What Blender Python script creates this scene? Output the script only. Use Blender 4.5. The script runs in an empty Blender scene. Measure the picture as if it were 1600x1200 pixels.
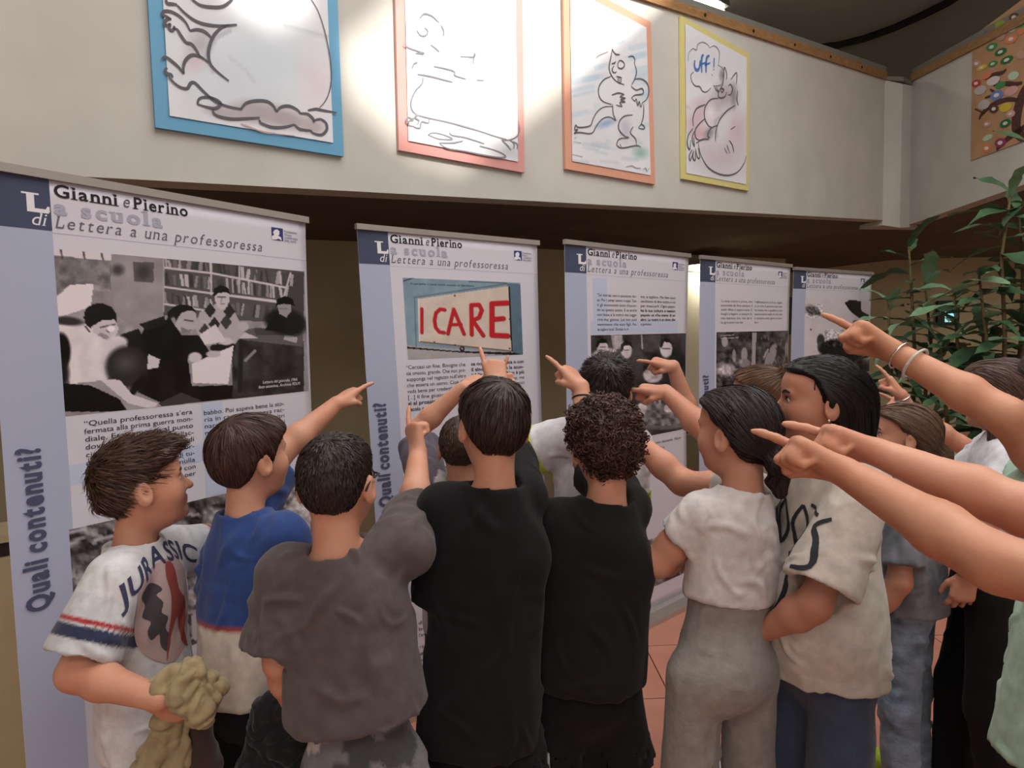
import bpy, bmesh, math, random, time
import numpy as np
from mathutils import Vector, Matrix
from mathutils.bvhtree import BVHTree
from mathutils.geometry import tessellate_polygon
T0 = time.time()
random.seed(7); RNG = np.random.default_rng(7)
SC = bpy.context.scene
COL = SC.collection

# ------------------------------------------------------------------ camera
FPX, PITCH, ROLL, CAMH = 1060.0, 4.05, 1.2, 1.6
_p, _r = math.radians(PITCH), math.radians(ROLL)
FWD = np.array([0, math.cos(_p), -math.sin(_p)])
_U0 = np.array([0, math.sin(_p), math.cos(_p)]); _R0 = np.array([1.0, 0, 0])
RGT = _R0 * math.cos(_r) - _U0 * math.sin(_r)
UPV = _U0 * math.cos(_r) + _R0 * math.sin(_r)
CAM = np.array([0, 0, CAMH])
cd = bpy.data.cameras.new('camera'); cam = bpy.data.objects.new('camera', cd); COL.objects.link(cam)
cd.sensor_width = 36.0; cd.lens = 36.0 * FPX / 1600.0; cd.clip_start = 0.03
cam.matrix_world = Matrix([[RGT[0], UPV[0], -FWD[0], CAM[0]], [RGT[1], UPV[1], -FWD[1], CAM[1]],
                           [RGT[2], UPV[2], -FWD[2], CAM[2]], [0, 0, 0, 1]])
SC.camera = cam

def ray(x, y):
    return FWD + RGT * ((x - 800) / FPX) - UPV * ((y - 600) / FPX)
def at(x, y, d):                       # pixel + depth (metres along the view axis) -> world point
    return CAM + ray(x, y) * d
def on_plane(x, y, p0, n):
    r = ray(x, y); return CAM + r * (np.dot(np.asarray(p0) - CAM, n) / np.dot(r, n))
def project(P):                        # world points (N,3) -> photo pixels, used to trace prints onto their sheets
    Q = np.asarray(P) - CAM; z = Q @ FWD
    return np.stack([800 + FPX * (Q @ RGT) / z, 600 - FPX * (Q @ UPV) / z], -1)

# ------------------------------------------------------------------ light and exposure
SC.view_settings.view_transform = 'Standard'; SC.view_settings.look = 'None'
SC.view_settings.exposure = -0.12; SC.view_settings.gamma = 1.0; SC.view_settings.use_curve_mapping = False
w = bpy.data.worlds.new('sky'); SC.world = w; w.use_nodes = True
bg = w.node_tree.nodes['Background']; bg.inputs[0].default_value = (0.75, 0.86, 1.0, 1); bg.inputs[1].default_value = 1.2
SUN_DIR = np.array([-0.52, 0.50, -0.69]); SUN_DIR /= np.linalg.norm(SUN_DIR)
sl = bpy.data.lights.new('sun', 'SUN'); sl.energy = 7.5; sl.angle = math.radians(2.4); sl.color = (1, 0.95, 0.86)
so = bpy.data.objects.new('sun', sl); COL.objects.link(so)
so.rotation_euler = Vector(SUN_DIR).to_track_quat('-Z', 'Y').to_euler(); so.location = (6, -6, 12)
ROOF_Z = 5.2
def area_light(name, loc, sx, sy, power, color, rot=(0, 0, 0)):
    l = bpy.data.lights.new(name, 'AREA'); l.shape = 'RECTANGLE'; l.size = sx; l.size_y = sy; l.energy = power; l.color = color
    o = bpy.data.objects.new(name, l); COL.objects.link(o); o.location = loc; o.rotation_euler = rot; return o
area_light('daylight_of_roof_glazing', (1.5, 1.9, ROOF_Z - 0.03), 5.0, 3.8, 235, (1.0, 0.97, 0.94))
area_light('daylight_of_rear_glazing', (0.5, -3.0, ROOF_Z - 0.03), 4.5, 2.0, 120, (1.0, 0.96, 0.92))
area_light('added_rear_fill', (0.5, -5.2, 2.4), 7.0, 3.2, 90, (1.0, 0.97, 0.95), (math.radians(90), 0, 0))  # unseen fill added behind the camera to brighten recess and backs

# ------------------------------------------------------------------ helpers
def lin(c):
    c = np.asarray(c, float) / 255.0
    return np.where(c <= 0.04045, c / 12.92, ((c + 0.055) / 1.055) ** 2.4)
def rgba(c):
    l = lin(c); return (float(l[0]), float(l[1]), float(l[2]), 1.0)
MATS = {}
def mat(name, col, rough=0.7, col2=None, nscale=8.0, bump=0.0, bscale=60.0, metal=0.0, spec=0.35, vcol=None, emit=0.0, stretch=None,
        sheen=0.0, mixlo=0.35, mixhi=0.65, trans=0.0, sss=0.0):
    if name in MATS: return MATS[name]
    m = bpy.data.materials.new(name); m.use_nodes = True; nt = m.node_tree; N = nt.nodes; L = nt.links
    b = N['Principled BSDF']; b.inputs['Roughness'].default_value = rough; b.inputs['Metallic'].default_value = metal
    b.inputs['Specular IOR Level'].default_value = spec
    b.inputs['Base Color'].default_value = rgba(col)
    if sheen: b.inputs['Sheen Weight'].default_value = sheen; b.inputs['Sheen Roughness'].default_value = 0.6
    if trans: b.inputs['Transmission Weight'].default_value = trans
    if sss:
        b.inputs['Subsurface Weight'].default_value = sss; b.inputs['Subsurface Radius'].default_value = (0.012, 0.005, 0.003)
        b.inputs['Subsurface Scale'].default_value = 0.5
    tc = N.new('ShaderNodeTexCoord'); mp = N.new('ShaderNodeMapping'); L.new(tc.outputs['Object'], mp.inputs['Vector'])
    if stretch: mp.inputs['Scale'].default_value = stretch
    colsock = None
    if vcol:
        a = N.new('ShaderNodeAttribute'); a.attribute_name = vcol; colsock = a.outputs['Color']
    if col2 is not None:
        n = N.new('ShaderNodeTexNoise'); n.inputs['Scale'].default_value = nscale; n.inputs['Detail'].default_value = 4
        L.new(mp.outputs['Vector'], n.inputs['Vector'])
        mr = N.new('ShaderNodeMapRange'); mr.inputs['From Min'].default_value = mixlo; mr.inputs['From Max'].default_value = mixhi
        L.new(n.outputs['Fac'], mr.inputs['Value'])
        mx = N.new('ShaderNodeMix'); mx.data_type = 'RGBA'; L.new(mr.outputs['Result'], mx.inputs['Factor'])
        mx.inputs['A'].default_value = rgba(col); mx.inputs['B'].default_value = rgba(col2)
        if colsock is not None:
            mu = N.new('ShaderNodeMix'); mu.data_type = 'RGBA'; mu.blend_type = 'MULTIPLY'; mu.inputs['Factor'].default_value = 1
            L.new(colsock, mu.inputs['A']); L.new(mx.outputs['Result'], mu.inputs['B']); colsock = mu.outputs['Result']
        else: colsock = mx.outputs['Result']
    if colsock is not None: L.new(colsock, b.inputs['Base Color'])
    if emit:
        b.inputs['Emission Color'].default_value = rgba(col); b.inputs['Emission Strength'].default_value = emit
    if bump:
        n2 = N.new('ShaderNodeTexNoise'); n2.inputs['Scale'].default_value = bscale; n2.inputs['Detail'].default_value = 5
        L.new(mp.outputs['Vector'], n2.inputs['Vector'])
        bp = N.new('ShaderNodeBump'); bp.inputs['Strength'].default_value = bump; bp.inputs['Distance'].default_value = 0.01
        L.new(n2.outputs['Fac'], bp.inputs['Height']); L.new(bp.outputs['Normal'], b.inputs['Normal'])
    MATS[name] = m; return m

def mesh_data(name, V, F, smooth=False):
    me = bpy.data.meshes.new(name)
    V = np.asarray(V, np.float32)
    if isinstance(F, np.ndarray) and F.ndim == 2:
        k = F.shape[1]; n = len(F)
        me.vertices.add(len(V)); me.vertices.foreach_set('co', V.ravel())
        me.loops.add(n * k); me.loops.foreach_set('vertex_index', F.astype(np.int32).ravel())
        me.polygons.add(n); me.polygons.foreach_set('loop_start', np.arange(0, n * k, k, dtype=np.int32))
        me.polygons.foreach_set('loop_total', np.full(n, k, np.int32))
        me.update(calc_edges=True)
    else:
        me.from_pydata([tuple(map(float, v)) for v in V], [], [tuple(map(int, f)) for f in F]); me.update()
    if smooth: me.polygons.foreach_set('use_smooth', np.ones(len(me.polygons), bool))
    return me
def link(name, me, m=None, parent=None):
    if m is not None and not me.materials: me.materials.append(m)
    o = bpy.data.objects.new(name, me); COL.objects.link(o)
    if parent is not None: o.parent = parent
    return o
def obj(name, V, F, m, parent=None, smooth=False, vc=None):
    """one mesh object; V in world metres (parents that are Empties get their offset removed)"""
    V = np.asarray(V, float)
    if parent is not None: V = V - origin_of(parent)
    elif len(V): pass
    me = mesh_data(name, V, F, smooth)
    if vc is not None:
        a = me.color_attributes.new('Col', 'FLOAT_COLOR', 'POINT')
        c = np.ones((len(V), 4), np.float32); c[:, :3] = vc; a.data.foreach_set('color', c.ravel())
    return link(name, me, m, parent)
def origin_of(o):
    p = np.zeros(3)
    while o is not None:
        p = p + np.array(o.location); o = o.parent
    return p
def thing(name, label, cat, loc=(0, 0, 0), group=None):
    o = bpy.data.objects.new(name, None); COL.objects.link(o); o.location = tuple(float(v) for v in loc)
    o.empty_display_size = 0.1
    return tag(o, label, cat, group)
def tag(o, label, cat, group=None, kind=None):
    if label: o['label'] = label
    if cat: o['category'] = cat
    if group: o['group'] = group
    if kind: o['kind'] = kind
    return o
def structure(o, label=None): o['kind'] = 'structure'; (label and o.__setitem__('label', label)); return o

class MB:
    def __init__(s): s.v = []; s.f = []
    def add(s, V, F):
        b = len(s.v); s.v += [tuple(map(float, v)) for v in V]; s.f += [tuple(int(i) + b for i in f) for f in F]; return s
    def box(s, c, ax, h):               # centre, 3 axes, half sizes
        c = np.asarray(c, float); A = [np.asarray(a, float) for a in ax]
        V = [c + A[0] * h[0] * i + A[1] * h[1] * j + A[2] * h[2] * k for i in (-1, 1) for j in (-1, 1) for k in (-1, 1)]
        return s.add(V, [(0, 1, 3, 2), (4, 6, 7, 5), (0, 4, 5, 1), (2, 3, 7, 6), (0, 2, 6, 4), (1, 5, 7, 3)])
    def prism(s, poly, off):            # polygon (world pts) extruded by off
        n = len(poly); P = [np.asarray(p, float) for p in poly]; off = np.asarray(off, float)
        V = P + [p + off for p in P]
        return s.add(V, [tuple(range(n)), tuple(range(2 * n - 1, n - 1, -1))] + [(i, i + n, (i + 1) % n + n, (i + 1) % n) for i in range(n)])
    def tube(s, pts, rad, n=8, cap=True):
        P = np.asarray(pts, float); rad = np.broadcast_to(np.asarray(rad, float), (len(P),))
        V = []; F = []
        t0 = P[1] - P[0]; ref = np.array([0, 0, 1.0]) if abs(t0[2]) < 0.8 * np.linalg.norm(t0) else np.array([1.0, 0, 0])
        for i in range(len(P)):
            t = P[min(i + 1, len(P) - 1)] - P[max(i - 1, 0)]; t = t / (np.linalg.norm(t) + 1e-9)
            a = np.cross(t, ref); a /= np.linalg.norm(a) + 1e-9; b = np.cross(t, a); ref = -np.cross(t, a) if False else ref
            for k in range(n):
                q = 2 * math.pi * k / n; V.append(P[i] + rad[i] * (math.cos(q) * a + math.sin(q) * b))
        for i in range(len(P) - 1):
            for k in range(n): F.append((i * n + k, i * n + (k + 1) % n, (i + 1) * n + (k + 1) % n, (i + 1) * n + k))
        if cap: F += [tuple(range(n - 1, -1, -1)), tuple(range((len(P) - 1) * n, len(P) * n))]
        return s.add(V, F)
    def build(s, name, m, parent=None, smooth=False):
        o = obj(name, np.array(s.v), s.f, m, parent, smooth)
        bm = bmesh.new(); bm.from_mesh(o.data); bmesh.ops.recalc_face_normals(bm, faces=bm.faces); bm.to_mesh(o.data); bm.free()
        return o

# --- value noise
def _hash(ix, iy, iz, seed):
    h = (ix * 374761393 + iy * 668265263 + iz * 2147483647 + seed * 974711) & 0xffffffff
    h = ((h ^ (h >> 13)) * 1274126177) & 0xffffffff
    return ((h ^ (h >> 16)) & 0xffff).astype(np.float32) / 65535.0
def vnoise(P, scale, seed=0):
    Q = np.asarray(P) * scale; I = np.floor(Q).astype(np.int64); f = (Q - I).astype(np.float32); f = f * f * (3 - 2 * f)
    r = 0
    for dx in (0, 1):
        wx = f[..., 0] if dx else 1 - f[..., 0]
        for dy in (0, 1):
            wy = f[..., 1] if dy else 1 - f[..., 1]
            for dz in (0, 1):
                wz = f[..., 2] if dz else 1 - f[..., 2]
                r = r + wx * wy * wz * _hash(I[..., 0] + dx, I[..., 1] + dy, I[..., 2] + dz, seed)
    return r * 2 - 1
def fbm(P, scale, seed=0, octs=3):
    r = 0; a = 1.0
    for o in range(octs): r = r + a * vnoise(P, scale * 2 ** o, seed + o * 17); a *= 0.5
    return r
# ------------------------------------------------------------------ the place: gallery parapet, recess below it, floor, roof
WU = np.array([0.766, 0.643, 0.0]); WU /= np.linalg.norm(WU); WN = np.array([WU[1], -WU[0], 0.0]); ZUP = np.array([0, 0, 1.0])
WP0 = np.array([-0.87, 2.97, 0.0])
def wall_sz(x, y, off=0.0):
    p = on_plane(x, y, WP0 + WN * off, WN); return np.dot(p - WP0, WU), p[2]
def wpt(s, z, off=0.0): return WP0 + WU * s + ZUP * z + WN * off
def fit(pts):
    a = np.array([wall_sz(*p) for p in pts]); k = np.polyfit(a[:, 0], a[:, 1], 1); return lambda s: k[0] * s + k[1]
zbot = fit([(165, 279), (500, 296), (1000, 322), (1376, 344)])
ztrim = fit([(997, 0), (1190, 62), (1379, 124)])
zwood = fit([(1044, 0), (1381, 112)])
S_END = wall_sz(1381, 230)[0]; S0 = -2.6

plaster = mat('parapet plaster', (196, 194, 187), 0.75, (188, 186, 179), 3.0, 0.06, 40, spec=0.2)
brownwall = mat('recess wall paint', (184, 172, 140), 0.85, (174, 162, 132), 2.0, 0.05, 30, spec=0.2)
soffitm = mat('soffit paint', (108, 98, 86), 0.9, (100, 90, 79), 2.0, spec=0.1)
wood = mat('wood strip', (158, 122, 82), 0.5, (134, 98, 62), 14.0, 0.1, 40, stretch=(1, 1, 6))
capm = mat('grey parapet cap', (120, 120, 112), 0.45)
roofm = mat('roof panels', (226, 226, 214), 0.8, (218, 218, 206), 1.5)
dark = mat('dark rail', (38, 34, 30), 0.5)
beige = mat('beige ledge', (176, 160, 126), 0.7, (164, 148, 116), 3.0)
shellm = mat('hall wall paint', (196, 190, 176), 0.85, (188, 182, 168), 2.0)

def slab(name, quad, off, m, parent=None):
    o = MB().prism(quad, off).build(name, m, parent); return o
# parapet (front wall of the gallery)
wf = slab('wall_gallery', [wpt(S0, zbot(S0)), wpt(S_END, zbot(S_END)), wpt(S_END, ztrim(S_END)), wpt(S0, ztrim(S0))], -WN * 0.14, plaster)
structure(wf, 'white plaster gallery parapet above the row of banners')
CH0 = wpt(S_END, 0); CH1 = np.array([4.07, 6.98, 0]); CHM = (CH0 + CH1) / 2 + np.array([0.02, -0.03, 0])
zb_c, zt_c = zbot(S_END), ztrim(S_END) - 0.0
cb = zb_c - 0.05
wc = MB().prism([CH0 + ZUP * cb, CHM + ZUP * (cb - .02), CH1 + ZUP * cb, CH1 + np.array([.2, .2, cb]), CH0 + np.array([-.1, .25, cb])], ZUP * (zt_c + 0.0 - cb)).build('wall_corner', plaster)
structure(wc, 'white rounded corner pier between the two parapets')
RW0 = np.array([4.07, 6.98, 0.0]); RW1 = np.array([3.90, 4.6, 0.0]); RU = (RW1 - RW0) / np.linalg.norm(RW1 - RW0); RN = np.array([RU[1], -RU[0], 0])
if RN[0] > 0: RN = -RN
def rpt(s, z, off=0.0): return RW0 + RU * s + ZUP * z + RN * off
def rwall_sz(x, y):
    p = on_plane(x, y, RW0, RN); return np.dot(p - RW0, RU), p[2]
def rfit(pts):
    a = np.array([rwall_sz(*p) for p in pts]); k = np.polyfit(a[:, 0], a[:, 1], 1); return lambda s: k[0] * s + k[1]
rbot = rfit([(1432, 347), (1470, 334), (1595, 290)]); rtrim = rfit([(1432, 124), (1518, 80)]); rwood = rfit([(1432, 113), (1518, 66)])
wr = slab('wall_right', [rpt(0, rbot(0)), rpt(4.2, rbot(4.2)), rpt(4.2, rtrim(4.2)), rpt(0, rtrim(0))], -RN * 0.14, plaster)
structure(wr, 'white plaster parapet on the right behind the plant')
# wooden strips and caps
t1 = slab('trim_1', [wpt(S0, ztrim(S0), .02), wpt(S_END, ztrim(S_END), .02), wpt(S_END, zwood(S_END), .02), wpt(S0, zwood(S0), .02)], -WN * 0.10, wood); structure(t1)
t2 = slab('trim_2', [wpt(S0, zwood(S0), .01), wpt(S_END, zwood(S_END), .01), wpt(S_END, zwood(S_END) + .05, .01), wpt(S0, zwood(S0) + .05, .01)], -WN * 0.2, capm); structure(t2)
t3 = slab('trim_3', [rpt(0, rtrim(0), .02), rpt(4.2, rtrim(4.2), .02), rpt(4.2, rwood(4.2), .02), rpt(0, rwood(0), .02)], -RN * 0.10, wood); structure(t3)
t4 = slab('trim_4', [rpt(0, rwood(0), .01), rpt(4.2, rwood(4.2), .01), rpt(4.2, rwood(4.2) + .05, .01), rpt(0, rwood(0) + .05, .01)], -RN * 0.2, capm); structure(t4)
# rounded pier top
pm = MB().prism([CH0 + ZUP * (zt_c), CHM + np.array([0, -.02, zt_c]), CH1 + ZUP * zt_c, CH1 + np.array([.2, .2, zt_c]), CH0 + np.array([-.1, .25, zt_c])], ZUP * 0.04).build('trim_5', capm); structure(pm)
# small screws in the wood strip
for k in range(7):
    s = 2.3 + k * 0.62; z = (ztrim(s) + zwood(s)) / 2
    o = MB().tube([wpt(s, z, .019), wpt(s, z, .026)], .011, 8).build('screw', dark, t1)
# gallery floor slab / soffit
BACK = 1.75
def bpt(s, z, off=0.0): return wpt(s, z, -BACK + off)
S1 = S_END + 3.0
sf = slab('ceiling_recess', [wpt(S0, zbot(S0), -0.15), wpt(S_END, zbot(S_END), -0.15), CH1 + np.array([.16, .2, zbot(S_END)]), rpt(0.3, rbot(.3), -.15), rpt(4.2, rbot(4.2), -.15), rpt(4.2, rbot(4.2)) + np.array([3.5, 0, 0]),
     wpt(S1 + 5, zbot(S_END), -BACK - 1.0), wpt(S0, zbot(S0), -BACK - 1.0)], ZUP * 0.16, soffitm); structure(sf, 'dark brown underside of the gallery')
# back wall of the recess, with a ledge and a dark rail
wb = slab('wall_back', [bpt(S0 - 1, 0), bpt(S1 - 1.6, 0), bpt(S1 - 1.6, 3.0), bpt(S0 - 1, 3.0)], -WN * 0.12, brownwall); structure(wb, 'olive brown wall of the recess behind the banners')
LZ = 0.94; LE = S_END - .3
ledge = thing('ledge_wall', 'low beige ledge with a dark rail standing behind the banners', 'ledge', wpt(2, 0, -.15))
lq = lambda z0, z1, o_: [wpt(S0 - 1, z0, o_), wpt(LE, z0, o_), wpt(LE, z1, o_), wpt(S0 - 1, z1, o_)]
MB().prism(lq(0, LZ - .07, -.05), -WN * .25).build('ledge_body', beige, ledge)
MB().prism(lq(LZ - .07, LZ - .015, -.09), -WN * .2).build('rail', dark, ledge)
MB().prism(lq(LZ - .015, LZ + .01, -.06), -WN * .23).build('ledge_top', beige, ledge)
# door leaf between third and fourth banner, paled to stand for light on it
def bback(x, y, off=0.03): 
    p = on_plane(x, y, bpt(0, 0, off), WN); return np.dot(p - WP0, WU), p[2]
sa, za = bback(1066, 424); sb, _ = bback(1112, 424)
door = thing('door_1', 'pale cream door leaf lightened to stand for the lit strip between two banners', None, bpt((sa + sb) / 2, 0, .03)); structure(door)
MB().prism([bpt(sa, .02, .03), bpt(sb, .02, .03), bpt(sb, za, .03), bpt(sa, za, .03)], WN * 0.04).build('door_leaf', mat('cream door', (244, 238, 214), .3), door)
MB().prism([bpt(sa - .06, za, .03), bpt(sb + .06, za, .03), bpt(sb + .06, za + .06, .03), bpt(sa - .06, za + .06, .03)], WN * 0.06).build('door_head', mat('door head', (196, 188, 160), .4), door)
wl = thing('added_wall_lamp', 'strip lamp added to light the pale door between two banners', 'lamp', bpt((sa + sb) / 2, za + .06, .03))  # added lamp that throws light down the door leaf
MB().prism([bpt(sa, za + .06, .03), bpt(sb, za + .06, .03), bpt(sb, za + .10, .03), bpt(sa, za + .10, .03)], WN * .22).build('lamp_body', capm, wl)
MB().prism([bpt(sa + .03, za + .05, .10), bpt(sb - .03, za + .05, .10), bpt(sb - .03, za + .06, .10), bpt(sa + .03, za + .06, .10)], WN * .12).build('diffuser', mat('lit strip', (255, 240, 208), .4, emit=9), wl)
wl_l = bpy.data.lights.new('added_wall_lamp_light', 'AREA'); wl_l.shape = 'RECTANGLE'; wl_l.size = .25; wl_l.size_y = .1; wl_l.energy = 5; wl_l.color = (1, .94, .8)
wl_o = bpy.data.objects.new('added_wall_lamp_light', wl_l); COL.objects.link(wl_o); wl_o.location = tuple(bpt((sa + sb) / 2, za + .03, .17)); wl_o.rotation_euler = (0, 0, math.atan2(WU[1], WU[0]))
# small bright windows low in the recess wall
FARY = 10.8
def window(n, x0, y0, x1, y1, label, P0, U, Nn):
    def sz(x, y): p = on_plane(x, y, P0, Nn); return np.dot(p - P0, U), p[2]
    pt = lambda s, z, off: np.array([P0[0], P0[1], 0]) + U * s + ZUP * z + Nn * off
    a = sz(x0, y0); b = sz(x1, y1)
    w_ = thing('window_%d' % n, label, None, pt((a[0] + b[0]) / 2, b[1], 0)); structure(w_)
    m_ = MB(); e = (b[0] - a[0]) * .55
    for (p, q, r, s) in ((a[0] - e, a[1] + e, b[0] + e * .3, a[1]), (a[0] - e, b[1], b[0] + e * .3, b[1] - e * .5), (a[0] - e, a[1], a[0], b[1]), (b[0], a[1], b[0] + e * .3, b[1])):
        m_.prism([pt(p, q, .0), pt(r, q, .0), pt(r, s, .0), pt(p, s, .0)], Nn * 0.06)
    m_.build('window_frame', dark, w_)
    MB().prism([pt(a[0], a[1], 0), pt(b[0], a[1], 0), pt(b[0], b[1], 0), pt(a[0], b[1], 0)], Nn * 0.012).build('pane', mat('daylit pane', (150, 222, 236), .2, emit=1.1), w_)
window(1, 1473, 481, 1492, 503, 'small window with bright daylight seen through the plant', np.array([0, FARY - .02, 0.0]), np.array([1.0, 0, 0]), np.array([0, -1.0, 0]))
window(2, 1231, 482, 1246, 514, 'narrow bright window between the last two banners', bpt(0, 0, .02), WU, WN)
# added round lamp under the gallery, out of view, brightens the far wall
LP = np.array([7.5, 8.3, zbot(S_END) - .01])
lamp = thing('added_ceiling_lamp', 'added round lamp under the gallery, out of view, lighting the recess', 'lamp', LP)
def ring_(prof, n, c):
    V = [(c[0] + rr * math.cos(2 * math.pi * k / n), c[1] + rr * math.sin(2 * math.pi * k / n), c[2] + z) for rr, z in prof for k in range(n)]
    return V, [(i * n + k, i * n + (k + 1) % n, (i + 1) * n + (k + 1) % n, (i + 1) * n + k) for i in range(len(prof) - 1) for k in range(n)]
MB().add(*ring_([(.2, 0), (.2, -.04), (.18, -.05), (0, -.05)], 20, LP)).build('lamp_ring', capm, lamp)
MB().add(*ring_([(.17, -.05), (.15, -.075), (0, -.09)], 20, LP)).build('diffuser', mat('lit diffuser', (255, 244, 222), .4, emit=7), lamp, True)
ll = bpy.data.lights.new('added_ceiling_lamp_light', 'AREA'); ll.shape = 'DISK'; ll.size = .34; ll.energy = 30; ll.color = (1, .94, .82)
lo_ = bpy.data.objects.new('added_ceiling_lamp_light', ll); COL.objects.link(lo_); lo_.location = (LP[0], LP[1], LP[2] - .12)

# floor of terracotta tiles
TS = 0.5
grout = mat('floor grout', (150, 108, 92), 0.8)
tilem = mat('terracotta tile', (186, 128, 108), 0.42, (176, 118, 98), 6.0, 0.03, 25, spec=0.4)
fl = MB().prism([(-6, -6, -0.02), (9, -6, -0.02), (9, 12, -0.02), (-6, 12, -0.02)], (0, 0, -0.1)).build('floor', grout); structure(fl, 'terracotta coloured tile floor of the hall')
tb = MB().box((0, 0, -0.009), np.eye(3), (TS / 2 - .003, TS / 2 - .003, .009)); tme = None
ang = math.atan2(WU[1], WU[0]) + math.radians(-38)
ca, sa_ = math.cos(ang), math.sin(ang)
spots = []
for i in range(-30, 30):
    for j in range(-30, 30):
        x, y = (i * ca - j * sa_) * TS, 0.6 + (i * sa_ + j * ca) * TS
        if -3.2 < x < 5.2 and -1.0 < y < 7.6: spots.append((x, y))
spots.sort(key=lambda p: abs(p[0] - 1.2) + abs(p[1] - 2.9))
tme = mesh_data('tile', np.array(tb.v), tb.f); tme.materials.append(tilem)
for x, y in spots[:285]:
    o = link('tile', tme, None, fl); o.location = (x, y, 0); o.rotation_euler = (0, 0, ang)
rest = MB(); ax = [np.array([ca, sa_, 0]), np.array([-sa_, ca, 0]), ZUP]
for i in range(-40, 40):
    for j in range(-40, 40):
        x, y = (i * ca - j * sa_) * TS, 0.6 + (i * sa_ + j * ca) * TS
        if -5.6 < x < 8.6 and -5.6 < y < 11.6 and (x, y) not in set(spots[:285]): rest.box((x, y, -.009), ax, (TS / 2 - .003, TS / 2 - .003, .009))
ro = rest.build('tile_field', tilem, fl); ro['kind'] = 'stuff'

# roof; unseen openings cut to shape the sun patches on the parapet
def on_roof(p): return p - SUN_DIR * ((ROOF_Z - p[2]) / -SUN_DIR[2]) * 1.0
PATCH = [(655, -40), (600, 10), (535, 72), (545, 150), (640, 236), (722, 262), (840, 172), (1040, 5), (1110, -80), (800, -120)]
PATCH2 = [(345, -60), (350, 8), (420, 50), (478, 30), (470, -60)]
def hole(px): return [on_roof(wpt(*wall_sz(x, y))) for x, y in px]
holes = [hole(PATCH), hole(PATCH2)]
outer = [(-6, -6), (9, -6), (9, 12), (-6, 12)]
R1 = [(-1.1, -0.2), (2.3, -0.2), (2.3, 2.8), (-1.1, 2.8)]; R2 = [(-1.75, -4.0), (2.75, -4.0), (2.75, -2.0), (-1.75, -2.0)]
polys = [[Vector((x, y, ROOF_Z)) for x, y in outer]]
for h in holes: polys.append([Vector((float(p[0]), float(p[1]), ROOF_Z)) for p in h])
allv = [v for p in polys for v in p]
tris = tessellate_polygon(polys)
rf = obj('ceiling', np.array([tuple(v) for v in allv]), [tuple(t) for t in tris], roofm); structure(rf, 'grey roof over the hall with unseen openings cut for the sun patches')
# shell walls out of view, which keep the hall's light in
for nm, q, off in (('wall_left', [(-5.5, -6, 0), (-5.5, 12, 0), (-5.5, 12, ROOF_Z), (-5.5, -6, ROOF_Z)], (-.1, 0, 0)),
                   ('wall_rear', [(-5.5, -5.5, 0), (8.5, -5.5, 0), (8.5, -5.5, ROOF_Z), (-5.5, -5.5, ROOF_Z)], (0, -.1, 0)),
                   ('wall_far', [(-5.5, FARY, 0), (8.5, FARY, 0), (8.5, FARY, ROOF_Z), (-5.5, FARY, ROOF_Z)], (0, .1, 0)),
                   ('wall_side', [(8.5, -6, 0), (8.5, 12, 0), (8.5, 12, ROOF_Z), (8.5, -6, ROOF_Z)], (.1, 0, 0))):
    structure(MB().prism(q, off).build(nm, brownwall if nm == 'wall_far' else shellm))
# roof joint: a curved dark seam and a raised edge, and the tube light over the gallery
def on_z(x, y, z):
    r = ray(x, y); return CAM + r * ((z - CAM[2]) / r[2])
arc = [on_z(x, y, ROOF_Z - .03) for x, y in ((1278, 74), (1310, 70), (1350, 60), (1395, 44), (1440, 24), (1480, 4), (1520, -22), (1570, -60))]
sm = MB().tube(arc, .045, 6).build('trim_6', dark); structure(sm, 'dark curved seam across the roof')
lz = ROOF_Z - .25
fx = thing('tube_light', 'bright tube light fixture hanging above the gallery', 'light', on_z(1085, 0, lz))
pa, pb = on_z(1040, -30, lz), on_z(1128, 18, lz); du = (pb - pa) / np.linalg.norm(pb - pa)
MB().box((pa + pb) / 2 + ZUP * .06, [du, np.cross(ZUP, du), ZUP], (np.linalg.norm(pb - pa) / 2, .09, .04)).build('housing', capm, fx)
MB().tube([pa, pb], .03, 8).build('tube', mat('lit tube', (255, 250, 240), .3, emit=30), fx)
for e in (pa, pb): MB().tube([e + ZUP * .1, e + ZUP * .25], .008, 6).build('rod', dark, fx)
# ------------------------------------------------------------------ lettering
_gc = {}
def text_2d(s, bold=0.0, res=3):
    """flat outline triangles of a line of text, unit font size, from the built-in typeface"""
    key = (s, bold, res)
    if key in _gc: return _gc[key]
    if s == 'l' and bold > 0:
        return np.array([(0, 0), (.10 + 2 * bold, 0), (.10 + 2 * bold, .74), (0, .74)], np.float32), [(0, 1, 2, 3)]
    c = bpy.data.curves.new('t', 'FONT'); c.body = s; c.size = 1.0; c.resolution_u = res; c.offset = bold; c.fill_mode = 'FRONT'
    o = bpy.data.objects.new('t', c); COL.objects.link(o)
    dg = bpy.context.evaluated_depsgraph_get(); dg.update()
    me = o.evaluated_get(dg).to_mesh()
    V = np.zeros((len(me.vertices), 3), np.float32); me.vertices.foreach_get('co', V.ravel()); V = V[:, :2].copy()
    F = [tuple(p.vertices) for p in me.polygons]
    o.evaluated_get(dg).to_mesh_clear(); bpy.data.objects.remove(o); bpy.data.curves.remove(c)
    _gc[key] = (V, F); return V, F
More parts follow.
